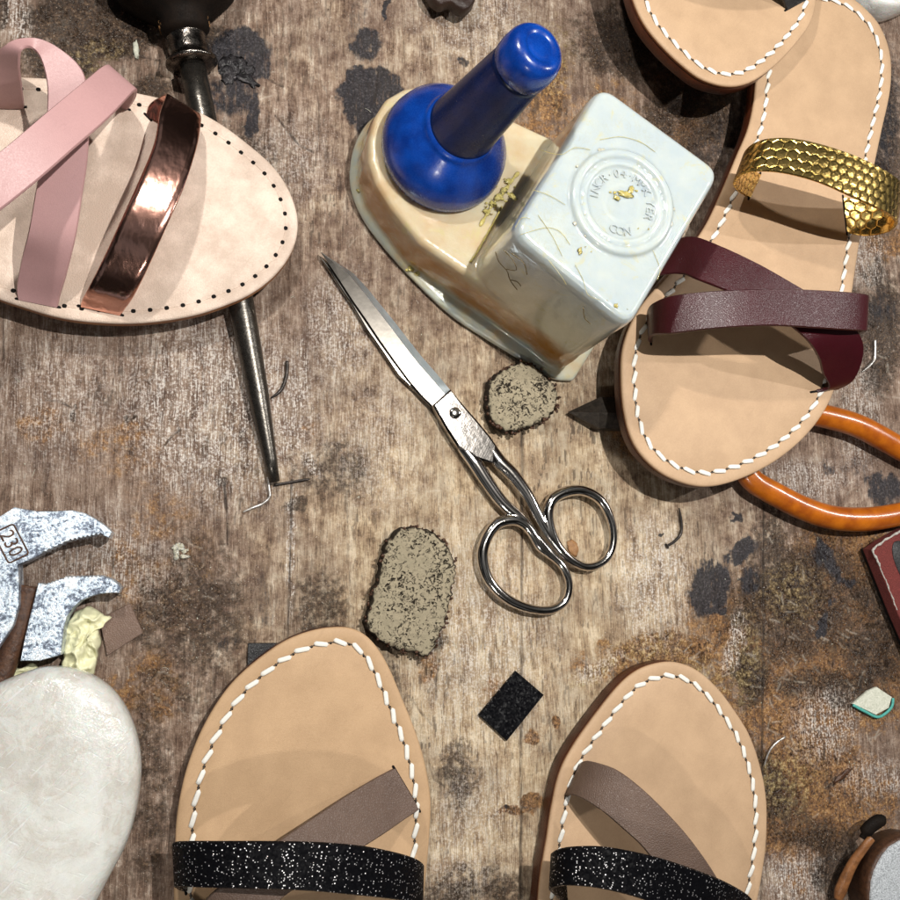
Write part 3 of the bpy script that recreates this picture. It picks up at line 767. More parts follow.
# right sandal (gold + burgundy), lying on the pliers
RO = [(825, -12), (850, -4), (868, 10), (882, 28), (891, 55), (891, 89), (882, 132), (873, 175), (864, 220), (858, 255), (853, 290), (846, 345), (836, 386), (825, 411), (806, 436), (779, 459), (748, 476), (715, 486), (687, 484), (659, 471), (637, 448),
      (626, 419), (622, 384), (624, 345), (640, 308), (672, 270), (703, 230), (722, 192), (737, 156), (748, 130), (754, 105), (757, 78), (762, 45), (772, 15), (795, -10)]
ZR = 27.
sr = sandal('leather_sandal', 'tan sandal with a gold hexagon strap and crossed burgundy straps, lying over orange pliers', RO, ZR, ZR-9.5, M['tan_cool'], M['edge'], ins=6.4, pitch=8.0)
strap(sr, [(843, 197, -.5, 847, 233, -.5), (868, 200, 7, 866, 236, 7), (893, 196, 16, 888, 232, 16), (902, 188, 26, 896, 223, 26), (897, 179, 34, 888, 215, 34), (882, 169, 39, 873, 207, 39), (860, 158, 42, 851, 197, 42), (833, 148, 44, 822, 184, 44),
           (807, 141, 44, 796, 176, 44), (784, 138, 42, 773, 172, 42), (764, 140, 37, 751, 172, 37), (750, 147, 29, 739, 177, 29), (744, 158, 19, 734, 185, 19), (749, 167, 9, 739, 192, 9), (760, 174, -.5, 749, 198, -.5)], M['gold'], 'gold metallic strap embossed with hexagons', 1.5, z0=ZR)
# burgundy band that starts beside the bottle, passes beneath the other and curls under at the right
strap(sr, [(662, 262, -.5, 640, 292, -.5), (676, 242, 12, 655, 277, 12), (694, 237, 20, 680, 274, 20), (722, 247, 27, 700, 281, 27), (758, 264, 31, 735, 295, 31), (790, 282, 32, 764, 310, 32), (820, 300, 31, 790, 326, 31), (845, 318, 28, 808, 342, 28),
           (861, 338, 22, 818, 358, 20), (862, 358, 15, 822, 372, 12), (853, 379, 6, 828, 387, 4), (838, 388, -1, 812, 392, -1)], M['burgundy'], 'upper burgundy strap passing underneath', 1.7, z0=ZR)
strap(sr, [(648, 316, -.5, 651, 343, -.5), (650, 308, 8, 650, 339, 8), (656, 302, 17, 655, 335, 17), (672, 296, 26, 672, 334, 26), (704, 292, 33, 704, 330, 33), (740, 290, 36.5, 740, 327, 36.5), (775, 289, 37, 775, 326, 37), (811, 290, 36, 811, 328, 36),
           (845, 292, 33, 842, 330, 33), (863, 294, 29, 861, 331, 29), (867, 296, 24, 865, 332, 24), (862, 300, 12, 860, 334, 12), (848, 302, -.5, 846, 338, -.5)], M['burgundy'], 'lower burgundy strap crossing on top', 1.8, z0=ZR)

# top centre sandal resting on the heel of the right one
TO = [(819, -14), (813, 18), (799, 40), (779, 62), (758, 78), (740, 85), (722, 85), (701, 78), (682, 64), (664, 47), (648, 28), (637, 8), (630, -14), (618, -60), (610, -110), (612, -170), (640, -230), (700, -260), (760, -240), (800, -180), (822, -110), (826, -60)]
ZT = 38.
stt = sandal('leather_sandal', 'tan sandal toe entering from the top edge, resting on the heel of the gold-strapped sandal', TO, ZT, ZT-9.5, M['tan_cool'], M['edge'], ins=6.0, pitch=7.4)
strap(stt, [(786, 10, -.3, 808, -2, -.3), (782, 0, 4, 806, -12, 4), (770, -25, 16, 800, -40, 16), (740, -45, 28, 760, -75, 28), (690, -55, 30, 700, -90, 30), (640, -55, 18, 640, -90, 18), (625, -50, -.3, 625, -85, -.3)], M['black_leather'], 'dark strap end', 1.7, z0=ZT)

# bottom left sandal
BO = [(174, 905), (175, 843), (178, 807), (187, 767), (203, 727), (226, 690), (252, 664), (283, 642), (310, 631), (335, 627), (354, 629), (371, 640), (387, 663), (403, 700), (417, 735), (426, 767), (431, 800), (430, 833), (427, 870), (423, 905), (414, 960), (400, 1050),
      (382, 1140), (345, 1210), (300, 1235), (255, 1215), (220, 1150), (198, 1050), (180, 960)]
ZB = 9.6
sb = sandal('leather_sandal', 'tan sandal at the bottom left with a taupe strap under a sparkly black band', BO, ZB, .3, M['tan'], M['edge'], ins=6.4, pitch=8.2)
strap(sb, [(394, 768, -.3, 419, 810, -.3), (375, 778, 2.5, 405, 819, 2.5), (350, 793, 9, 385, 833, 9), (320, 813, 16, 360, 849, 16), (290, 833, 22, 330, 868, 22), (255, 858, 26, 290, 892, 26), (215, 890, 24, 250, 925, 24), (192, 915, 12, 212, 950, 12), (186, 930, -.3, 200, 965, -.3)], M['taupe'], 'taupe leather strap', 1.6, z0=ZB)
strap(sb, [(184, 850, -.4, 186, 892, -.4), (178, 846, 6, 180, 890, 6), (175, 842, 16, 177, 887, 16), (190, 841, 26, 192, 887, 26), (225, 841, 33, 225, 888, 33), (267, 841, 37, 265, 889, 37), (317, 842, 38, 312, 891, 38), (363, 846, 35, 355, 895, 35),
           (398, 853, 28, 392, 899, 28), (416, 859, 20, 415, 903, 20), (422, 865, 11, 421, 908, 11), (417, 868, -.4, 416, 910, -.4)], M['glitter'], 'black glitter strap', 1.8, z0=ZB)

# bottom right sandal
CO = [(538, 905), (541, 875), (547, 840), (552, 807), (560, 773), (573, 747), (594, 717), (617, 688), (635, 672), (654, 664), (675, 662), (697, 670), (717, 687), (734, 709), (750, 735), (761, 767), (767, 800), (767, 840), (763, 873), (757, 905), (745, 955), (730, 1050),
      (710, 1150), (665, 1225), (620, 1240), (580, 1215), (550, 1140), (535, 1050), (533, 955)]
ZC = 12.
sc_ = sandal('leather_sandal', 'tan sandal at the bottom right with a taupe strap crossing above a sparkly black band', CO, ZC, .3, M['tan_cool'], M['edge'], ins=6.3, pitch=7.7)
strap(sc_, [(580, 766, -.3, 566, 797, -.3), (586, 761, 6, 571, 795, 6), (598, 763, 14, 583, 799, 14), (617, 770, 21, 602, 811, 21), (640, 787, 25, 622, 828, 25), (667, 813, 27, 645, 850, 27), (693, 843, 26, 665, 880, 26), (718, 880, 22, 685, 915, 22), (738, 920, 10, 702, 945, 10), (745, 940, -.3, 710, 965, -.3)],
      M['taupe'], 'taupe leather strap', 1.6, z0=ZC)
strap(sc_, [(564, 868, -.3, 566, 905, -.3), (556, 860, 8, 556, 896, 8), (553, 853, 18, 551, 890, 18), (562, 848, 27, 562, 886, 27), (583, 846, 33, 580, 886, 33), (607, 847, 37, 603, 889, 37), (640, 853, 39, 632, 896, 39), (673, 862, 38, 660, 906, 38),
            (717, 878, 31, 700, 925, 31), (745, 893, 18, 728, 940, 18), (753, 903, 8, 736, 950, 8), (748, 908, -.3, 732, 953, -.3)], M['glitter'], 'black glitter strap', 1.8, z0=ZC)

# top left sandal (pink + copper), lying on the punch shaft
LO = [(60, 79), (100, 86), (140, 93), (180, 103), (217, 121), (250, 145), (275, 168), (291, 194), (298, 222), (293, 249), (276, 274), (250, 294), (220, 307), (190, 316), (150, 322), (110, 323), (62, 318), (20, 306), (-20, 292), (-80, 268), (-160, 240), (-230, 205), (-260, 160),
      (-235, 115), (-170, 88), (-90, 78), (0, 76)]
ZL = 17.
sl = sandal('leather_sandal', 'pale beige sandal with pink crossed straps and shiny copper strap, lying across the punch', LO, ZL, ZL-6, M['pale_leather'], M['edge_light'], 'holes', ins=5.2)
strap(sl, [(146, 115, -.4, 150, 119, -.4), (150, 104, 2, 168, 124, 2), (160, 97, 6, 188, 117, 6), (166, 95, 11, 200, 115, 11), (160, 112, 17, 200, 130, 17), (154, 143, 23, 196, 150, 23), (140, 178, 27, 184, 187, 27), (121, 220, 27, 166, 228, 27), (104, 257, 21, 148, 268, 21), (90, 285, 12, 134, 296, 12),
           (83, 298, 4, 125, 309, 4), (80, 306, -.3, 121, 315, -.3)], M['copper'], 'mirror-finish copper strap', 1.3, z0=ZL)
strap(sl, [(18, 299, -.3, 58, 307, -.3), (17, 286, 3, 60, 297, 3), (22, 258, 12, 67, 273, 12), (29, 230, 22, 76, 236, 22), (36, 190, 26, 82, 198, 26), (43, 150, 29, 88, 155, 29), (47, 112, 31, 89, 108, 31), (47, 84, 33, 83, 72, 33), (41, 60, 34, 60, 49, 34), (32, 49, 34, 34, 38, 34),
           (22, 50, 38, 8, 44, 36), (20, 66, 30, -14, 62, 24), (22, 85, 18, -25, 85, 14), (24, 102, 6, -26, 102, 4), (24, 107, -.3, -26, 108, -.3)], M['pink'], 'pink strap looping back over itself', 1.7, z0=ZL)
strap(sl, [(106, 99, 0, 128, 109, 0), (109, 88, 6, 132, 104, 6), (109, 72, 16, 136, 96, 16), (104, 66, 25, 134, 92, 25), (80, 85, 37, 110, 117, 37), (45, 114, 45, 75, 148, 45), (0, 152, 50, 30, 187, 50), (-50, 188, 50, -25, 228, 50), (-110, 220, 40, -90, 262, 40), (-160, 235, 20, -140, 275, 20), (-175, 235, -.3, -158, 275, -.3)],
      M['pink'], 'pink diagonal strap on top', 1.7, z0=ZL)

# ------------------------------------------------------------------ glue bottle
def build_bottle():
    c0 = at(545, 270, 0)
    root = thing('glue_bottle', 'milky square glue bottle with amber glue and a tall blue applicator cone', 'glue bottle', (c0.x, c0.y, 0))
    H = 80.
    def rrect(cs, r, n=8):
        out = []; m = len(cs)
        for i in range(m):
            p, a, b = cs[i], (cs[i-1]-cs[i]).normalized(), (cs[(i+1) % m]-cs[i]).normalized()
            rr = r[i] if isinstance(r, (list, tuple)) else r
            s, e = p+a*rr, p+b*rr
            for k in range(n+1):
                t = k/n; out.append(s*(1-t)**2+p*2*t*(1-t)+e*t*t)
        return out
    top = [at(601, 79, H), at(508, 233, H), at(631, 332, H), at(726, 171, H)]
    blk = ccw([Vector((p.x, p.y, 0)) for p in top])
    B = resample(rrect(blk, 9), 160)
    body1 = slab(B, [(1.2, .5), (-.6, 2), (-.6, 30), (.4, 60), (.6, 74), (1.1, 77), (2.2, 79.2), (3.8, 80)], 6)
    # low shoulder carrying the cone
    cc = at(425, 181, 0); R = 31.5
    L, T = [p for p in (at(446, 308), at(524, 178))]
    circ = [cc+Vector((math.cos(a), math.sin(a), 0))*R for a in [math.radians(d) for d in range(0, 360, 6)]]
    def hull(P):
        P = sorted(P, key=lambda p: (p.x, p.y)); cr = lambda o, a, b: (a.x-o.x)*(b.y-o.y)-(a.y-o.y)*(b.x-o.x)
        lo = []
        for p in P:
            while len(lo) > 1 and cr(lo[-2], lo[-1], p) <= 0: lo.pop()
            lo.append(p)
        up = []
        for p in P[::-1]:
            while len(up) > 1 and cr(up[-2], up[-1], p) <= 0: up.pop()
            up.append(p)
        return lo[:-1]+up[:-1]
    foot = [at(x, y, 2) for x, y in [(388, 110), (369, 121), (356, 141), (350, 164), (350, 187), (358, 211), (374, 236), (404, 271), (446, 312), (482, 337), (520, 360), (552, 379), (567, 379), (580, 369), (632, 255), (524, 176), (455, 122), (420, 104)]]
    Fh = resample(ccw(hull(catmull([Vector((p.x, p.y, 0)) for p in foot], True, 6))), 260)
    pc = at(425, 181, 0); lf = [p.lerp(pc, 2.8/(p-pc).length) for p in [Vector((q.x, q.y, 0)) for q in foot[:8]+foot[-2:]]]
    S = resample(ccw(hull(lf+[p.lerp(Vector((c0.x, c0.y, 0)), .012) for p in blk])), 240)
    body2 = slab(S, [(1.5, .5), (0, 2), (.7, 24), (1.4, 28), (2.6, 29.6), (4.2, 30)], 8)
    fl = slab(Fh, [(1.6, 0.1), (.3, .8), (0, 2.2), (.6, 3.6), (2.2, 4.4), (6, 4.6)], 8)
    # raised ring on the square top and a slight inner rim
    m = at(622, 203, H)
    def ringt(r, t, z): 
        P = [Vector((m.x+math.cos(a)*r, m.y+math.sin(a)*r, z)) for a in [2*math.pi*k/90 for k in range(90)]]
        return tube(P, t, 12, .8, True)
    b = obj('bottle_body', join(body1, body2, fl, ringt(20.6, 2.1, H+.3), ringt(16.6, 1.3, H+.15), ringt(7.5, .6, H-.1)), M['bottle'], root)
    md = b.modifiers.new('fuse', 'REMESH'); md.mode = 'VOXEL'; md.voxel_size = .0006; md.use_smooth_shade = True
    s = b.modifiers.new('soften', 'SMOOTH'); s.factor = .5; s.iterations = 4
    # raised lettering round the medallion
    vfs = []
    def put(ch, ang, r=12.3, size=5.0, flip=False):
        a = math.radians(ang); u = Vector((math.cos(a), math.sin(a), 0)); w = Vector((u.y, -u.x, 0))
        if flip: u2, w2 = -u, -w
        else: u2, w2 = u, w
        cpt = Vector((m.x, m.y, H-.15))+u*r
        vfs.append(text_vf(ch, size, lambda x, y, h: cpt+w2*x+u2*y+Vector((0, 0, h)), .95))
    for i, ch in enumerate('INCR·04·MMK'): put(ch, 172-i*14.5)
    for i, ch in enumerate('CON'): put(ch, 248+i*15, flip=True)
    for i, ch in enumerate('YER'): put(ch, 4-i*14)
    obj('embossed_lettering', join(*vfs), M['bottle'], b, smooth=False)
    # blue cone
    o = at(425, 181, 0); o.z = 28
    tip = at(541, 46, 110); ax = tip-o
    Lh = ax.length
    obj('applicator_base', lathe([(25.5, 0), (27, 1.5), (28.2, 4), (28.4, 8), (27.2, 13), (24, 18), (20, 22), (17, 24.5), (15.6, 26), (15.2, 28)], o, (at(443, 165, 30)-o)*0+Vector((.10, .0, 1)), 96), M['blue'], root)
    s2 = o+Vector((1.5, 0, 18))
    ax2 = tip-s2; L2 = ax2.length
    obj('applicator_cone', lathe([(15.5, 0), (15.2, 8), (14.6, 12), (13.6, 24), (12.6, 38), (11.6, L2-16), (11.2, L2-13)], s2, ax2, 72), M['blue_shaded'], root, label='blue cone shaft with shade painted into its colour')
    obj('applicator_cap', lathe([(11.2, L2-14), (11.9, L2-13.2), (12.1, L2-9), (11.8, L2-5), (11.0, L2-2.4), (9.6, L2-.6), (8, L2), (6.6, L2+.1), (6.0, L2-.5), (5.2, L2-.7), (4.2, L2-.3), (3.2, L2-.2), (.1, L2-.4)], s2, ax2, 72), M['blue'], root, label='bright blue rounded tip')
    # dried glue
    r = random.Random(4); vfs = []; cl = []
    def gl(px, py, z, rx, ry, rz, lst, sd):
        lst.append(lump(at(px, py, z), rx, ry, rz, sd, .45, 16, 9, r.uniform(0, 3), 2.6))
        if z > 10:
            for _ in range(3): lst.append(lump(at(px+r.gauss(0, 6), py+r.gauss(0, 4), z), rx*r.uniform(.15, .4), ry*r.uniform(.2, .5), rz*.8, sd+r.random()*9, .5, 9, 6, r.uniform(0, 3), 2.6))
    for k, (x, y, z, a_, b_) in enumerate([(499, 197, 31, 2.6, 1.6), (504, 190, 31, 2.2, 1.3), (493, 204, 31, 2, 1.4), (508, 181, 31, 1.6, 1.2), (486, 211, 31, 1.5, 1.1), (391, 119, 5, 3., 1.5), (383, 122, 5, 2, 1.3), (361, 180, 5, 1.8, 2.8), (360, 190, 5, 1.4, 1.6), (411, 268, 5, 2., 1.4), (418, 273, 5, 1.7, 1.1), (407, 270, 4, 1.1, .8),
                                              (625, 194, 80.5, 3.6, 1.3), (631, 190, 80.5, 2.0, 1.2), (617, 198, 80.5, 1.6, 1.), (585, 214, 80.2, 1.7, 1.), (650, 231, 80.2, 1.4, .9), (580, 251, 80.2, 1.6, .9), (616, 306, 80, .9, 1.), (512, 196, 45, 1.3, 2.6)]):
        gl(x, y, z, a_*.8, b_*.9, .45, vfs, k)
    vfs.append(tube(catmull([at(x, y, 30.6) for x, y in [(519, 172), (512, 180), (506, 189), (500, 196), (493, 204), (487, 214), (480, 226)]], False, 6), [.3+.7*abs(math.sin(i*.7)) for i in range(37)], 8, .6))
    vfs.append(tube(catmull([at(x, y, 31) for x, y in [(502, 206), (494, 222), (485, 238), (476, 254), (470, 262)]], False, 6), [.25+.3*abs(math.sin(i*.9)) for i in range(25)], 8, .6))
    for q in vfs: obj('dried_glue', q, M['glue'], root)
    for k in range(18):
        a = r.uniform(0, 6.28); q = 20.5+r.uniform(-3.5, 3.5)
        cl.append(lump(Vector((m.x+math.cos(a)*q, m.y+math.sin(a)*q, H+.3)), r.uniform(.4, 1.3), r.uniform(.3, .8), .35, k+40, .45, 10, 6, a+1.57))
    obj('glue_crumbs', join(*cl), M['glue_clear'], root)
    st = []
    def hair(P, z, w=.10):
        Q = [at(x, y, z)+Vector((0, 0, r.uniform(.1, .35))) for x, y in P]; st.append(tube(catmull(Q, False, 5), w, 6))
    for P in [[(520, 235), (545, 228), (560, 232), (570, 245)], [(540, 150), (560, 155), (575, 148), (590, 150)], [(575, 265), (583, 280), (588, 295), (600, 300)], [(533, 190), (550, 196), (565, 205)], [(650, 245), (656, 258), (660, 270), (657, 280)],
              [(515, 228), (522, 218), (530, 219)], [(548, 260), (560, 275), (566, 285)], [(600, 140), (620, 137), (640, 142), (655, 152)], [(538, 215), (552, 236), (562, 256)]]: hair(P, 80.2)
    for q in st: obj('glue_strand', q, M['glue'], root)
    st = []
    # dirt caught on the front wall of the block
    def wall(px0, py0, z): return at(px0, py0, z)
    fa, fb = at(508, 233, 80), at(631, 332, 80); fa.z = fb.z = 0; nrm = (fb-fa).normalized().cross(Vector((0, 0, 1))); 
    if (fa-c0).dot(nrm) < 0: nrm = -nrm
    def fw(u, z): p = fa.lerp(fb, u)+nrm*.75; return Vector((p.x, p.y, z))
    for P in [[(.02, 62), (.08, 57), (.16, 55), (.22, 50), (.30, 47)], [(.05, 68), (.14, 66), (.2, 61), (.15, 56)], [(.22, 50), (.26, 53), (.3, 52)], [(.68, 72), (.74, 66), (.80, 65)], [(.1, 70), (.2, 70), (.27, 64)]]:
        st.append(tube(catmull([fw(u, z) for u, z in P], False, 5), .22, 6))
    for q in st: obj('stuck_dirt', q, M['debris'], root)
build_bottle()

# ------------------------------------------------------------------ scissors
def build_scissors():
    z = 4.5; c = at(470, 430, 0)
    root = thing('scissors', 'closed steel scissors with two ring handles in the middle of the bench', 'scissors', (c.x, c.y, 0))
    def plate(px, z0, z1, bev=.5, sm=False, n=None, warp=None):
        P = outline(px, z1, sm, n, 6)
        return slab(P, [(bev*.3, z0), (0, z0+.3), (0, z1-bev*.7), (bev, z1)], 1)
    lo = [(320, 256), (329, 270), (341, 289), (352, 305), (367, 330), (382, 351), (398, 375), (416, 392), (434, 410), (447, 428), (458, 448), (471, 462), (478, 452), (456, 425), (430, 385), (400, 345), (370, 305), (340, 272)]
    obj('blade', plate(lo, 1.2, 3.2, .5), M['blade'], root, smooth=False, label='lower blade')
    up = [(321, 252), (336, 262), (353, 273), (367, 288), (380, 304), (394, 321), (407, 338), (422, 357), (437, 374), (451, 391), (433, 406), (420, 393), (405, 374), (385, 346), (366, 318), (345, 286), (330, 264)]
    P = [at(x, y, z+.6) for x, y in up]
    # hollow ground: inner line raised, outer edge ground down
    mid = [(321.5, 253), (334, 266), (348, 280), (361, 297), (374, 315), (388, 332), (402, 350), (417, 369), (431, 387), (440, 399)]
    ed = up[:10]; bk = [(321, 253), (329, 264), (341, 282), (352, 299), (366, 319), (380, 340), (395, 361), (409, 380), (421, 394), (433, 406)]
    def rows(rs_): 
        v, f = [], []; m = len(rs_[0])
        for r_ in rs_: v += [Vector(p) for p in r_]
        for i in range(len(rs_)-1):
            for k in range(m-1): f.append((i*m+k, i*m+k+1, (i+1)*m+k+1, (i+1)*m+k))
        return v, f
    E = [at(x, y, 4.0) for x, y in ed]
    G = [at(a[0]*.72+b[0]*.28, a[1]*.72+b[1]*.28, 5.1) for a, b in zip(ed, bk)]
    K = [at(x, y, 5.3) for x, y in bk]; Kb = [at(x, y, 3.3) for x, y in bk]; Eb = [at(x, y, 3.3) for x, y in ed]
    ub = obj('blade', rows([Eb, E]) if False else rows([G, K, Kb, Eb, E]), M['blade'], root, smooth=False, label='upper blade')
    obj('cutting_bevel', rows([[p+Vector((0, 0, .02)) for p in E], [p+Vector((0, 0, .02)) for p in G]]), M['blade_edge'], ub, smooth=False)
    blk = [(451, 389), (463, 404), (477, 420), (491, 437), (497, 446), (494, 463), (484, 461), (470, 456), (458, 447), (447, 430), (433, 405)]
    obj('pivot_block', plate(blk, 1.2, 6.6, 1.0), M['block'], root, smooth=False)
    sc = at(455, 413, 6.6)
    pv = obj('pivot_screw', lathe([(2.6, -.2), (2.7, .5), (2.2, .9), (1.2, 1.1), (.1, 1.15)], sc, seg=28), M['chrome'], root)
    # worn stamp: rows of small raised ticks beside the screw
    r = random.Random(8); vf = []
    ex = (at(475, 432, 6.6)-at(463, 418, 6.6)).normalized(); ey = Vector((0, 0, 1)).cross(ex)
    base = at(467, 428, 6.62)
    for j in range(3):
        for i in range(6):
            p = base+ey*(i-2.5)*1.05+ex*(j-1)*1.5+Vector((0, 0, 0))
            h = r.uniform(.35, .55)
            vf.append(tube([p-ex*h, p+ex*h*r.uniform(.2, 1)+ey*r.uniform(-.3, .3)], .16, 5))
            if r.random() < .6: vf.append(tube([p-ey*.35, p+ey*.35], .14, 5))
    obj('worn_stamp', join(*vf), M['nail_bright'], root)
    def handle(name, shank, radii, ring, rr, zc, lab):
        S = catmull([at(x, y, zz) for x, y, zz in shank], False, 8)
        R = np.interp(np.linspace(0, 1, len(S)), np.linspace(0, 1, len(radii)), radii)
        h = tube(S, list(R), 14, .78)
        Q = catmull([at(x, y, zc) for x, y in ring], True, 6)
        n = len(Q); RR = [rr*(1+.18*math.sin(2*math.pi*i/n+1)) for i in range(n)]
        g = tube(Q, RR, 16, .95, True)
        o = obj(name, join(h, g), M['chrome'], root, label=lab)
        md = o.modifiers.new('fuse', 'REMESH'); md.mode = 'VOXEL'; md.voxel_size = .00038; md.use_smooth_shade = True
        s = o.modifiers.new('soften', 'SMOOTH'); s.factor = .6; s.iterations = 5
    handle('ring_handle', [(462, 446, 4), (475, 463, 4.4), (488, 483, 4.6), (503, 503, 4.8), (522, 520, 5), (538, 540, 5), (552, 556, 5)], [3.0, 3.6, 3.3, 3.0, 2.7, 2.5, 2.4],
           [(513, 520), (497, 524), (486, 539), (482.5, 558), (489, 580), (506, 598), (528, 608), (550, 610), (565, 601), (569, 584), (563, 567), (552, 556), (540, 547), (532, 533), (524, 524)], 2.35, 5.0, 'handle with the larger kidney-shaped ring')
    handle('ring_handle', [(489, 446, 4), (499, 461, 4.6), (512, 474, 5), (527, 494, 5.4), (538, 515, 5.6), (549, 534, 5.6), (562, 552, 5.6)], [2.9, 3.6, 3.4, 3.0, 2.7, 2.5, 2.3],
           [(548, 512), (553, 499), (567, 491.5), (584, 491), (601, 501), (611, 521), (613, 542), (606, 559), (590, 567), (574, 562), (560, 549), (551, 531)], 2.35, 5.4, 'handle with the smaller round ring')
build_scissors()

# ------------------------------------------------------------------ punch under the pink sandal
def build_punch():
    a, b, c = at(192, 64, 11), at(241, 303, 6.3), at(274.5, 482, 3)
    root = thing('leather_punch', 'long dark steel punch with black handle, lying under the pink-strapped sandal', 'punch', (b.x, b.y, 0))
    P = [a.lerp(b, k/6) for k in range(6)]+[b.lerp(c, k/8) for k in range(9)]
    R = list(np.interp(range(15), [0, 6, 10, 13, 14], [5.8, 5.7, 4.7, 2.9, 2.3]))
    obj('shaft', tube(P, R, 28), M['shaft'], root)
    d = (a-b).normalized()
    obj('ferrule', lathe([(7.5, -1.2), (10.6, -.6), (11.4, .2), (11.2, 1.2), (9.0, 2.2), (8.6, 5), (9.0, 6.5), (8.4, 8), (8.6, 13), (9.2, 14)], a, d, 40), M['iron'], root)
    h = lathe([(8.2, 12), (10.5, 14), (10.8, 19), (13, 21), (19, 25), (26, 31), (30, 40), (30, 52), (25, 66), (14, 74), (1, 76)], a+Vector((0, 0, 2)), d, 40)  # head widened in black to stand in for the shadow around it
    obj('handle', h, M['black_handle'], root)
    fr = []; r = random.Random(2)
    e = d.orthogonal().normalized(); g = d.cross(e)
    for k in range(90):
        q = 2*math.pi*k/90; u = e*math.cos(q)+g*math.sin(q); p = a+Vector((0, 0, 1))+d*r.uniform(15, 17.5)+u*10.6
        fr.append(tube([p, p+d*r.uniform(1, 2.2)+u*.35], .16, 5))
    obj('bristle_ring', join(*fr), M['amber_fleck'], root)
build_punch()

# ------------------------------------------------------------------ orange pliers under the right sandal
def build_pliers():
    c = at(700, 440, 0)
    root = thing('orange_handled_pliers', 'pliers with worn orange handles and a dark pointed jaw, lying under the burgundy-strapped sandal', 'pliers', (c.x, c.y, 0))
    for q, lab in (([(742, 462, 8.5), (752, 480, 8.5), (775, 494, 8.5), (805, 509, 8.5), (835, 518, 8.5), (870, 519, 8.5), (905, 513, 8.5), (960, 500, 8.5), (1010, 490, 8.5)], 'nearer curved orange handle'),
                   ([(735, 440, 8.5), (770, 420, 8.5), (800, 413, 8.5), (828, 417, 8.5), (858, 426, 8.5), (885, 440, 8.5), (915, 456, 8.5), (960, 470, 8.5), (1010, 474, 8.5)], 'farther curved orange handle')):
        S = catmull([at(*p) for p in q], False, 8)
        R = np.interp(np.linspace(0, 1, len(S)), [0, .25, .6, .95, 1], [5.6, 6.0, 6.2, 5.6, 3.5])
        obj('handle', tube(S, list(R), 24, .92), M['orange'], root, label=lab)
    tip, top, low, r1, r2 = at(568, 412, 4), at(600, 397, 6), at(600, 427, 6), at(640, 395, 8), at(640, 433, 8)
    v = [tip]; f = []
    def sec(ax, ay, bx, by, z0, zr):
        s = len(v); A, B = at(ax, ay, z0), at(bx, by, z0); m = at((ax+bx)/2, (ay+by)/2, zr)
        v.extend([A, m, B, Vector((B.x, B.y, 1)), Vector((A.x, A.y, 1))]); return s
    s1 = sec(600, 397, 599, 428, 6.0, 10.5); s2 = sec(645, 398, 645, 430, 9, 12); s3 = sec(700, 405, 700, 450, 10, 12); s4 = sec(745, 425, 745, 470, 8, 10)
    for i in range(5): f.append((0, s1+i, s1+(i+1) % 5))
    for a, b in ((s1, s2), (s2, s3), (s3, s4)):
        for i in range(5): j = (i+1) % 5; f.append((a+i, b+i, b+j, a+j))
    f.append(tuple(s4+i for i in range(5)))
    obj('jaw', (v, f), M['jaw_steel'], root, smooth=False)
build_pliers()

# ------------------------------------------------------------------ crepe pieces
def crepe(label, px, h, seed):
    P = outline(px, h, True, 150, 8)
    r = random.Random(seed)
    P = [p+Vector((mnoise.noise(p*.5+Vector((seed, 0, 0))), mnoise.noise(p*.5+Vector((0, seed, 9))), 0))*1.4 for p in P]
    vf = slab(P, [(1.4, .2), (-.2, 1.2), (-.3, h*.5), (.1, h-1.6), (.9, h-.5), (2.2, h)], 14, lambda t, z: z-.6*t, 0, seed)
    o = obj('crepe_block', vf, M['crepe']); tag(o, label, 'rubber block')
    md = o.modifiers.new('even', 'REMESH'); md.mode = 'VOXEL'; md.voxel_size = .0005; md.use_smooth_shade = True
    tx = bpy.data.textures.new('crepe_pits', 'STUCCI'); tx.noise_scale = .0022; tx.turbulence = 8
    dp = o.modifiers.new('pits', 'DISPLACE'); dp.texture = tx; dp.texture_coords = 'LOCAL'; dp.strength = .0007; dp.mid_level = .7
    # crumbs along the rim
    cr = []
    for k in range(70):
        p = P[r.randrange(len(P))]; cr.append(lump(Vector((p.x+r.uniform(-.6, .6), p.y+r.uniform(-.6, .6), h-r.uniform(0, 3))), r.uniform(.4, 1.0), r.uniform(.4, .9), r.uniform(.3, .7), k, .5, 7, 5))
    obj('crumbly_rim', join(*cr), M['rim'], o)
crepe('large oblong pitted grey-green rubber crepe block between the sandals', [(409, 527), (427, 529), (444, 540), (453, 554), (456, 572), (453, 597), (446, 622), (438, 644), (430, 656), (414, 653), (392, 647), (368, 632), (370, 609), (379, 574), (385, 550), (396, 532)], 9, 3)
crepe('small rounded pitted crepe block below the glue bottle', [(503, 370), (522, 362), (541, 369), (556, 388), (559, 402), (550, 417), (530, 427), (508, 432), (492, 420), (488, 400), (491, 380)], 8.5, 8)

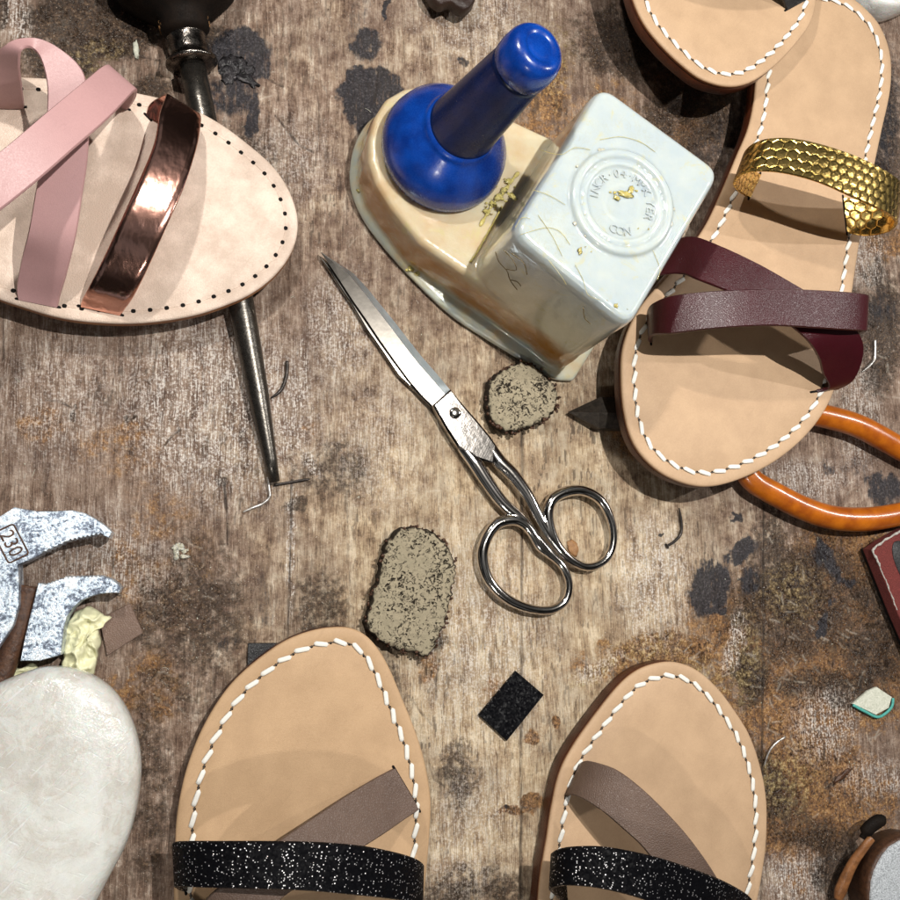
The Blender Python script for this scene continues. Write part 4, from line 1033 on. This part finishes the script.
# ------------------------------------------------------------------ small scraps
def scrap(name, label, cat, px, z0, th, mat, rot=None, side=None):
    P = outline(px, z0+th, False, None)
    Q = []
    for i in range(len(P)):
        a = P[i-1]; b = P[i]; Q += [a.lerp(b, k/6) for k in range(6)]
    vf = slab(Q, [(.15, z0), (.0, z0+.2), (.0, z0+th-.25), (.2, z0+th)], 4)
    o = obj(name, vf, mat, sharp=40); tag(o, label, cat); return o
scrap('glitter_scrap', 'small black glittery rectangle of leather lying on the bench', 'leather scrap', [(479, 715), (516, 671), (544, 695), (507, 741)], .1, 1.8, M['glitter'])
scrap('leather_scrap', 'small brown-grey leather square beside the steel pincers', 'leather scrap', [(99, 619), (130, 603), (143, 633), (107, 656)], .1, 1.4, M['taupe_scrap'])
scrap('leather_scrap', 'black rectangular scrap peeping out from behind the bottom left sandal toe', 'leather scrap', [(248, 643), (300, 643), (300, 668), (247, 669)], .1, 1.4, M['black_leather'])
ch = scrap('painted_chip', 'white cracked chip with teal edge near the right side', 'chip', [(853, 704), (868, 691), (877, 687), (892, 697), (889, 708), (876, 715)], .1, 1.8, M['chip'])
e = [at(x, y, 1.7) for x, y in [(853, 705), (864, 711), (877, 717), (886, 713), (892, 706), (893, 698)]]
obj('teal_edge', tube(catmull(e, False, 5), .75, 8, .8), M['teal'], ch)

def nail(label, pts, r=.55, mat='nail', name='bent_nail', cat='nail', z=1.0, head=False):
    P = catmull([at(x, y, zz) for x, y, zz in [(p+(z,) if len(p) == 2 else p) for p in pts]], False, 6)
    n = len(P); R = [r*(1 if i < n*.75 else 1-.75*(i-n*.75)/(n*.25)) for i in range(n)]
    vf = tube(P, R, 10)
    if head:
        d = (P[0]-P[1]).normalized(); vf = join(vf, lathe([(r*.9, -.2), (r*2.1, 0), (r*2.1, .35), (r*1.2, .5)], P[0], d, 14))
    o = obj(name, vf, M[mat]); return tag(o, label, cat)
nail('curved dark nail beside the punch shaft', [(287, 361, 1.6), (286.5, 375, 1.2), (281, 390, .9), (271, 398, .8)], .75)
nail('shiny bent nail at the tip of the punch', [(268, 477, 1.2), (269, 488, 1.2), (269.5, 497, 1), (262, 504, .9), (252, 508, .8), (243, 512, .7)], .6, 'nail_bright')
nail('straight thin dark nail pointing right from the punch tip', [(274, 485, .9), (292, 482, .9), (310, 479, 1.4)], .6)
nail('bent dark nail below the tan sandal toe, right of the scissors', [(667, 546, .9), (675, 541, .9), (681, 533, .9), (681, 520, 1.3), (679, 508, 2)], .7, head=True)
nail('bright bent pin near the right edge by the burgundy straps', [(875, 340, 1.6), (875, 352, 1.2), (874, 360, 1), (868, 367, .9), (862, 372, .9)], .7, 'nail_bright')
nail('thin curved bright wire beside the bottom right sandal', [(785, 737, 3.5), (776, 743, 3), (769, 752, 2), (764, 766, 1)], .5, 'nail_bright', 'curved_wire', 'wire')

def flat_lump(name, label, cat, px, py, rx, ry, h, mat, seed, rot=0, rough=.4, nu=22):
    o = obj(name, lump(at(px, py, 0), rx, ry, h, seed, rough, nu, 8, rot, 2.), M[mat]); return tag(o, label, cat)
o = obj('glue_blob', join(*[lump(at(180+random.Random(k).uniform(-7, 7), 551+random.Random(k+50).uniform(-6, 6), 0), random.Random(k+9).uniform(.7, 1.8), random.Random(k+19).uniform(.6, 1.3), .7, k, .5, 10, 7) for k in range(11)]), M['glue_clear']); tag(o, 'small crusty pale glue blob on the bench left of centre', 'glue')
flat_lump('amber_flake', 'amber brown flake lying inside the smaller scissor ring', 'flake', 573, 548, 2.6, 4.2, .5, 'amber_fleck', 3, .3, .2)
flat_lump('pale_sliver', 'pale greenish sliver on the bench near the black handle', 'chip', 136, 50, 1.2, 4.2, .9, 'pale_fleck', 5, .1, .3)
o = obj('black_glue_smear', join(*[lump(at(236+random.Random(k).uniform(-16, 16), 70+random.Random(k+50).uniform(-10, 10), 0), random.Random(k+9).uniform(2, 5), random.Random(k+19).uniform(1.2, 3), .5, k, .5, 14, 8, k) for k in range(12)]), M['ink_glue']); tag(o, 'glossy wrinkled black glue smear beside the punch ferrule', 'glue')
flat_lump('brown_crumb', 'brown glue lump stuck beside the round crusted tin', 'glue', 842, 776, 6, 1.4, .8, 'rim', 9, .5, .3)

r = random.Random(11); dl, dd = [], []
for k in range(620):
    x, y = r.uniform(5, 895), r.uniform(5, 895)
    if r.random() < .45: x, y = r.gauss(770, 90), r.gauss(690, 90)
    q = lump(at(x, y, -.35), r.uniform(.12, .5), r.uniform(.1, .3), r.uniform(.1, .3), k, .5, 6, 4, r.uniform(0, 3))
    (dl if r.random() < .5 else dd).append(q)
for k in range(60):
    x, y = r.uniform(5, 895), r.uniform(5, 895); a = r.uniform(0, 6.28); p = at(x, y, .05); L = r.uniform(1, 3.5)
    P = [p, p+Vector((math.cos(a)*L*.5+r.uniform(-.5, .5), math.sin(a)*L*.5+r.uniform(-.5, .5), .2)), p+Vector((math.cos(a)*L, math.sin(a)*L, .05))]
    (dl if r.random() < .6 else dd).append(tube(catmull(P, False, 4), .08, 5))
o = obj('bench_dust', join(*dl), M['pale_fleck']); tag(o, 'pale dust, crumbs and fibres scattered over the bench', 'dust', kind='stuff')
o = obj('bench_grit', join(*dd), M['dark_brown']); tag(o, 'dark grit and crumbs scattered over the bench', 'grit', kind='stuff')

# ------------------------------------------------------------------ steel pincers with number 230
def build_pincers():
    c = at(-10, 590, 0)
    root = thing('steel_pincers', 'mottled steel pincers with toothed open jaws stamped 230, at the left edge', 'pincers', (c.x, c.y, 0))
    r = random.Random(6)
    def teeth(a, b, n, d):
        (ax, ay), (bx, by) = a, b; L = math.hypot(bx-ax, by-ay); nx, ny = -(by-ay)/L, (bx-ax)/L; out = []
        for i in range(n):
            for k, s in ((0, 0), (.5, 1)):
                t = (i+k)/n; out.append((ax+(bx-ax)*t+nx*d*s*r.uniform(.7, 1.2), ay+(by-ay)*t+ny*d*s))
        return out
    zu = 15
    upj = [(-40, 520), (0, 516), (14, 507), (24, 509), (36, 511), (55, 511), (72, 510), (85, 513), (96, 519), (106, 526), (112, 532), (109, 538), (104, 536)]+teeth((100, 533), (66, 540), 8, -1.8)+teeth((64, 542), (38, 554), 5, -1.5)+[(30, 560), (18, 565), (19, 583), (19, 605), (13, 626), (0, 645), (-25, 680), (-60, 640), (-75, 590), (-60, 545)]
    P = outline(upj, zu, False, None)
    o = obj('jaw', slab(P, [(.3, 5), (0, 5.5), (0, zu-.6), (.12, zu-.2), (.35, zu)], 0), M['galv'], root, smooth=False, label='upper toothed jaw stamped 230')
    zl = 14
    lj = [(38, 583)]+teeth((44, 584), (64, 577), 5, 1.2)+teeth((66, 576), (106, 575), 10, 1.4)+[(112, 579), (118, 584), (121, 588), (119, 593), (110, 593), (100, 594), (90, 597), (81, 601), (73, 608), (67, 617), (64, 628), (62, 644), (61, 655), (40, 661), (20, 661), (24, 640), (30, 615)]
    P = outline(lj, zl, False, None)
    obj('jaw', slab(P, [(.3, 3), (0, 3.5), (0, zl-.6), (.12, zl-.2), (.35, zl)], 0), M['galv'], root, smooth=False, label='lower toothed jaw')
    S = catmull([at(30, 586, 8), at(20, 625, 8), at(6, 665, 8), at(-15, 720, 8), at(-40, 800, 8)], False, 6)
    obj('handle', tube(S, 4.2, 16, .8), M['rim'], root)
    S = catmull([at(-20, 660, 10), at(-30, 720, 10), at(-60, 800, 9)], False, 6)
    obj('handle', tube(S, 5.2, 16, .8), M['galv'], root)
    # stamp
    a, b = at(1, 533, zu), at(22, 556, zu); ctr = at(11, 543.5, zu); ex = (at(17, 555, zu)-at(5, 532, zu)).normalized(); ey = Vector((0, 0, 1)).cross(ex)
    vf = text_vf('230', 7.6, lambda x, y, h: ctr+ex*x*.92+ey*y+Vector((0, 0, h-.1)), .45)
    obj('stamped_number', vf, M['rim'], root, smooth=False)
    fr = []; hw, hh = 6.6, 4.0
    Q = []
    for sx, sy in ((1, 1), (-1, 1), (-1, -1), (1, -1)):
        cc = ctr+ex*sx*(hw-1)+ey*sy*(hh-1)
        a0 = {(1, 1): 0, (-1, 1): 90, (-1, -1): 180, (1, -1): 270}[(sx, sy)]
        for k in range(5):
            q = math.radians(a0+k*22.5); Q.append(cc+ex*math.cos(q)+ey*math.sin(q))
    obj('stamp_border', tube(Q, .35, 8, 1, True), M['rim'], root)
build_pincers()

# crumpled cream film
def crumple(label, pts, seed, h):
    P = outline(pts, h*.5, True, 90, 6)
    c = sum(P, Vector())/len(P); v, f = [], []; n = len(P); K = 16
    for k in range(K+1):
        t = 1-k/K
        for i, p in enumerate(P):
            q = c.lerp(p, t); 
            s = Vector((q.x*.16+seed, q.y*.16, 0))
            rid = 1-abs(mnoise.noise(s))*2.2; rid2 = 1-abs(mnoise.noise(s*2.6+Vector((5, 5, 0))))*2
            z = h*(.45+.42*rid*rid+.2*rid2)*(1-.55*t**6)
            v.append(Vector((q.x+mnoise.noise(s*2)*1.2, q.y+mnoise.noise(s*2+Vector((9, 0, 0)))*1.2, max(.2, z))))
    for k in range(K):
        for i in range(n): j = (i+1) % n; f.append((k*n+i, k*n+j, (k+1)*n+j, (k+1)*n+i))
    o = obj('crumpled_film', (v, f), M['tissue']); md = o.modifiers.new('thick', 'SOLIDIFY'); md.thickness = .0003
    return tag(o, label, 'wrapper')
crumple('crumpled cream film wedged between the lower pincer jaw and white stone', [(74, 612), (84, 607), (96, 610), (110, 618), (98, 627), (100, 640), (97, 660), (92, 675), (70, 680), (62, 668), (63, 640), (68, 622)], 2, 9)
crumple('crumpled cream film under the pincer handles at the left edge', [(5, 652), (14, 650), (17, 668), (30, 665), (38, 672), (10, 690), (-15, 700), (-20, 675)], 6, 6)

# white oval stone
SO = [(-60, 715), (-20, 692), (20, 674), (50, 667), (82, 672), (110, 689), (130, 718), (140, 755), (139, 795), (128, 840), (108, 880), (80, 930), (40, 980), (-20, 1010), (-90, 990), (-130, 920), (-130, 830), (-105, 760)]
ZS = 26
P = outline(SO, ZS-6, True, 160, 8)
prof = [(6, .2), (3, 2), (1, 7), (.1, 13), (0, ZS-8), (.7, ZS-5), (2.2, ZS-2.8), (4.6, ZS-1.2), (8, ZS-.2)]
o = obj('smooth_stone', slab(P, prof, 10, lambda t, z: z+3.4*(1-(1-t)**2)), M['stone']); tag(o, 'large smooth off-white oval stone with scratched top in the lower left corner', 'stone')

# maroon sanding block at the right edge
def build_sandblock():
    P = outline([(872, 549), (884, 540), (906, 528), (960, 560), (1000, 640), (950, 700), (918, 660), (897, 612)], 12, False, None)
    c = sum(P, Vector())/len(P)
    root = thing('sanding_block', 'maroon gritty sandpaper pad with frayed pale corner at the right edge', 'sandpaper', (c.x, c.y, 0))
    obj('grit_pad', slab(P, [(.2, 5), (0, 5.5), (0, 11.7), (.2, 12)], 2), M['maroon_grit'], root, smooth=False)
    obj('core', slab(inset(P, 2.5), [(0, .2), (0, 5)], 2), M['black_leather'], root, smooth=False)
    Q = resample([at(x, y, 11.8) for x, y in [(897, 610), (885, 580), (872, 550), (884, 540), (906, 528)]], 40, False); r = random.Random(3)
    obj('frayed_edge', tube([p+Vector((r.uniform(-.3, .3), r.uniform(-.3, .3), r.uniform(-.1, .5))) for p in Q], [r.uniform(.25, .7)*(1.3 if i > 16 else .7) for i in range(40)], 7), M['paper_edge'], root)
    H_ = outline([(893, 545), (902, 541), (930, 550), (950, 590), (940, 620), (915, 600), (896, 565)], 12.4, True, 60)
    obj('worn_hole', slab(H_, [(0, 11.6), (0, 12.2), (.2, 12.4)], 3), M['black_leather'], root)
build_sandblock()

# round crusted tin and its stick, bottom right corner
def build_tin():
    c = at(915, 893, 16); c.z = 0
    root = thing('round_tin', 'round brown-rimmed tin with a white crusted top in the bottom right corner', 'tin', tuple(c))
    obj('tin_body', lathe([(24, .2), (25.4, 1), (25.6, 8), (26.6, 9), (26.8, 14.5), (26.4, 15.6), (25.4, 16.2), (24.2, 15.6)], c, seg=72), M['rim'], root)
    n = 60; P = [c+Vector((math.cos(2*math.pi*k/n)*25.6, math.sin(2*math.pi*k/n)*25.6, 0)) for k in range(n)]
    obj('crusted_lid', slab(P, [(0, 13), (0, 16.4), (.8, 17.2)], 12, lambda t, z: z+.9*t, .35, 4), M['crust'], root)
    st = thing('wooden_stick', 'short oiled wooden stick with dark tip leaning beside the round tin', 'stick', tuple(at(845, 880, 0)))
    S = catmull([at(838, 899, 6), at(843, 884, 8), at(853, 863, 11), at(866, 845, 14), at(872, 838, 15)], False, 6)
    obj('shaft', tube(S, list(np.interp(np.linspace(0, 1, len(S)), [0, .15, .6, 1], [2.0, 3.1, 2.3, 1.8])), 16, .8), M['stick_wood'], st)
    S = catmull([at(862, 838, 13), at(869, 828, 14.5), at(879, 821, 15), at(884, 824, 15)], False, 5)
    obj('dark_tip', tube(S, [1.6]*3+[3.2]*(len(S)-6)+[2.4, 2, 1.2], 14, .8), M['black_handle'], st)
build_tin()

# dark brown leather offcut at the very top
P = [(424, -30), (428, -12), (434, -2), (442, 4), (450, 1), (458, 6), (466, 9), (474, 2), (478, -14), (476, -30)]
o = obj('leather_offcut', slab(outline(P, 14, True, 80, 6), [(1, 6), (0, 7), (0, 13), (1, 14)], 4, None, .5, 3), M['dark_brown']); tag(o, 'dark brown leather offcut at the top edge above the bottle', 'leather scrap')
# pale ceramic shard in the top right corner
o = obj('white_shard', slab(outline([(864, -22), (872, -3), (884, 3), (905, 4), (930, -10), (920, -34), (880, -38)], 20, True, 80, 6), [(1, .2), (0, 4), (0, 18), (1.5, 20)], 4), M['stone']); tag(o, 'white rounded shard just inside the top right corner', 'shard')

for ob in bpy.data.objects:
    if '_o' in ob: del ob['_o']
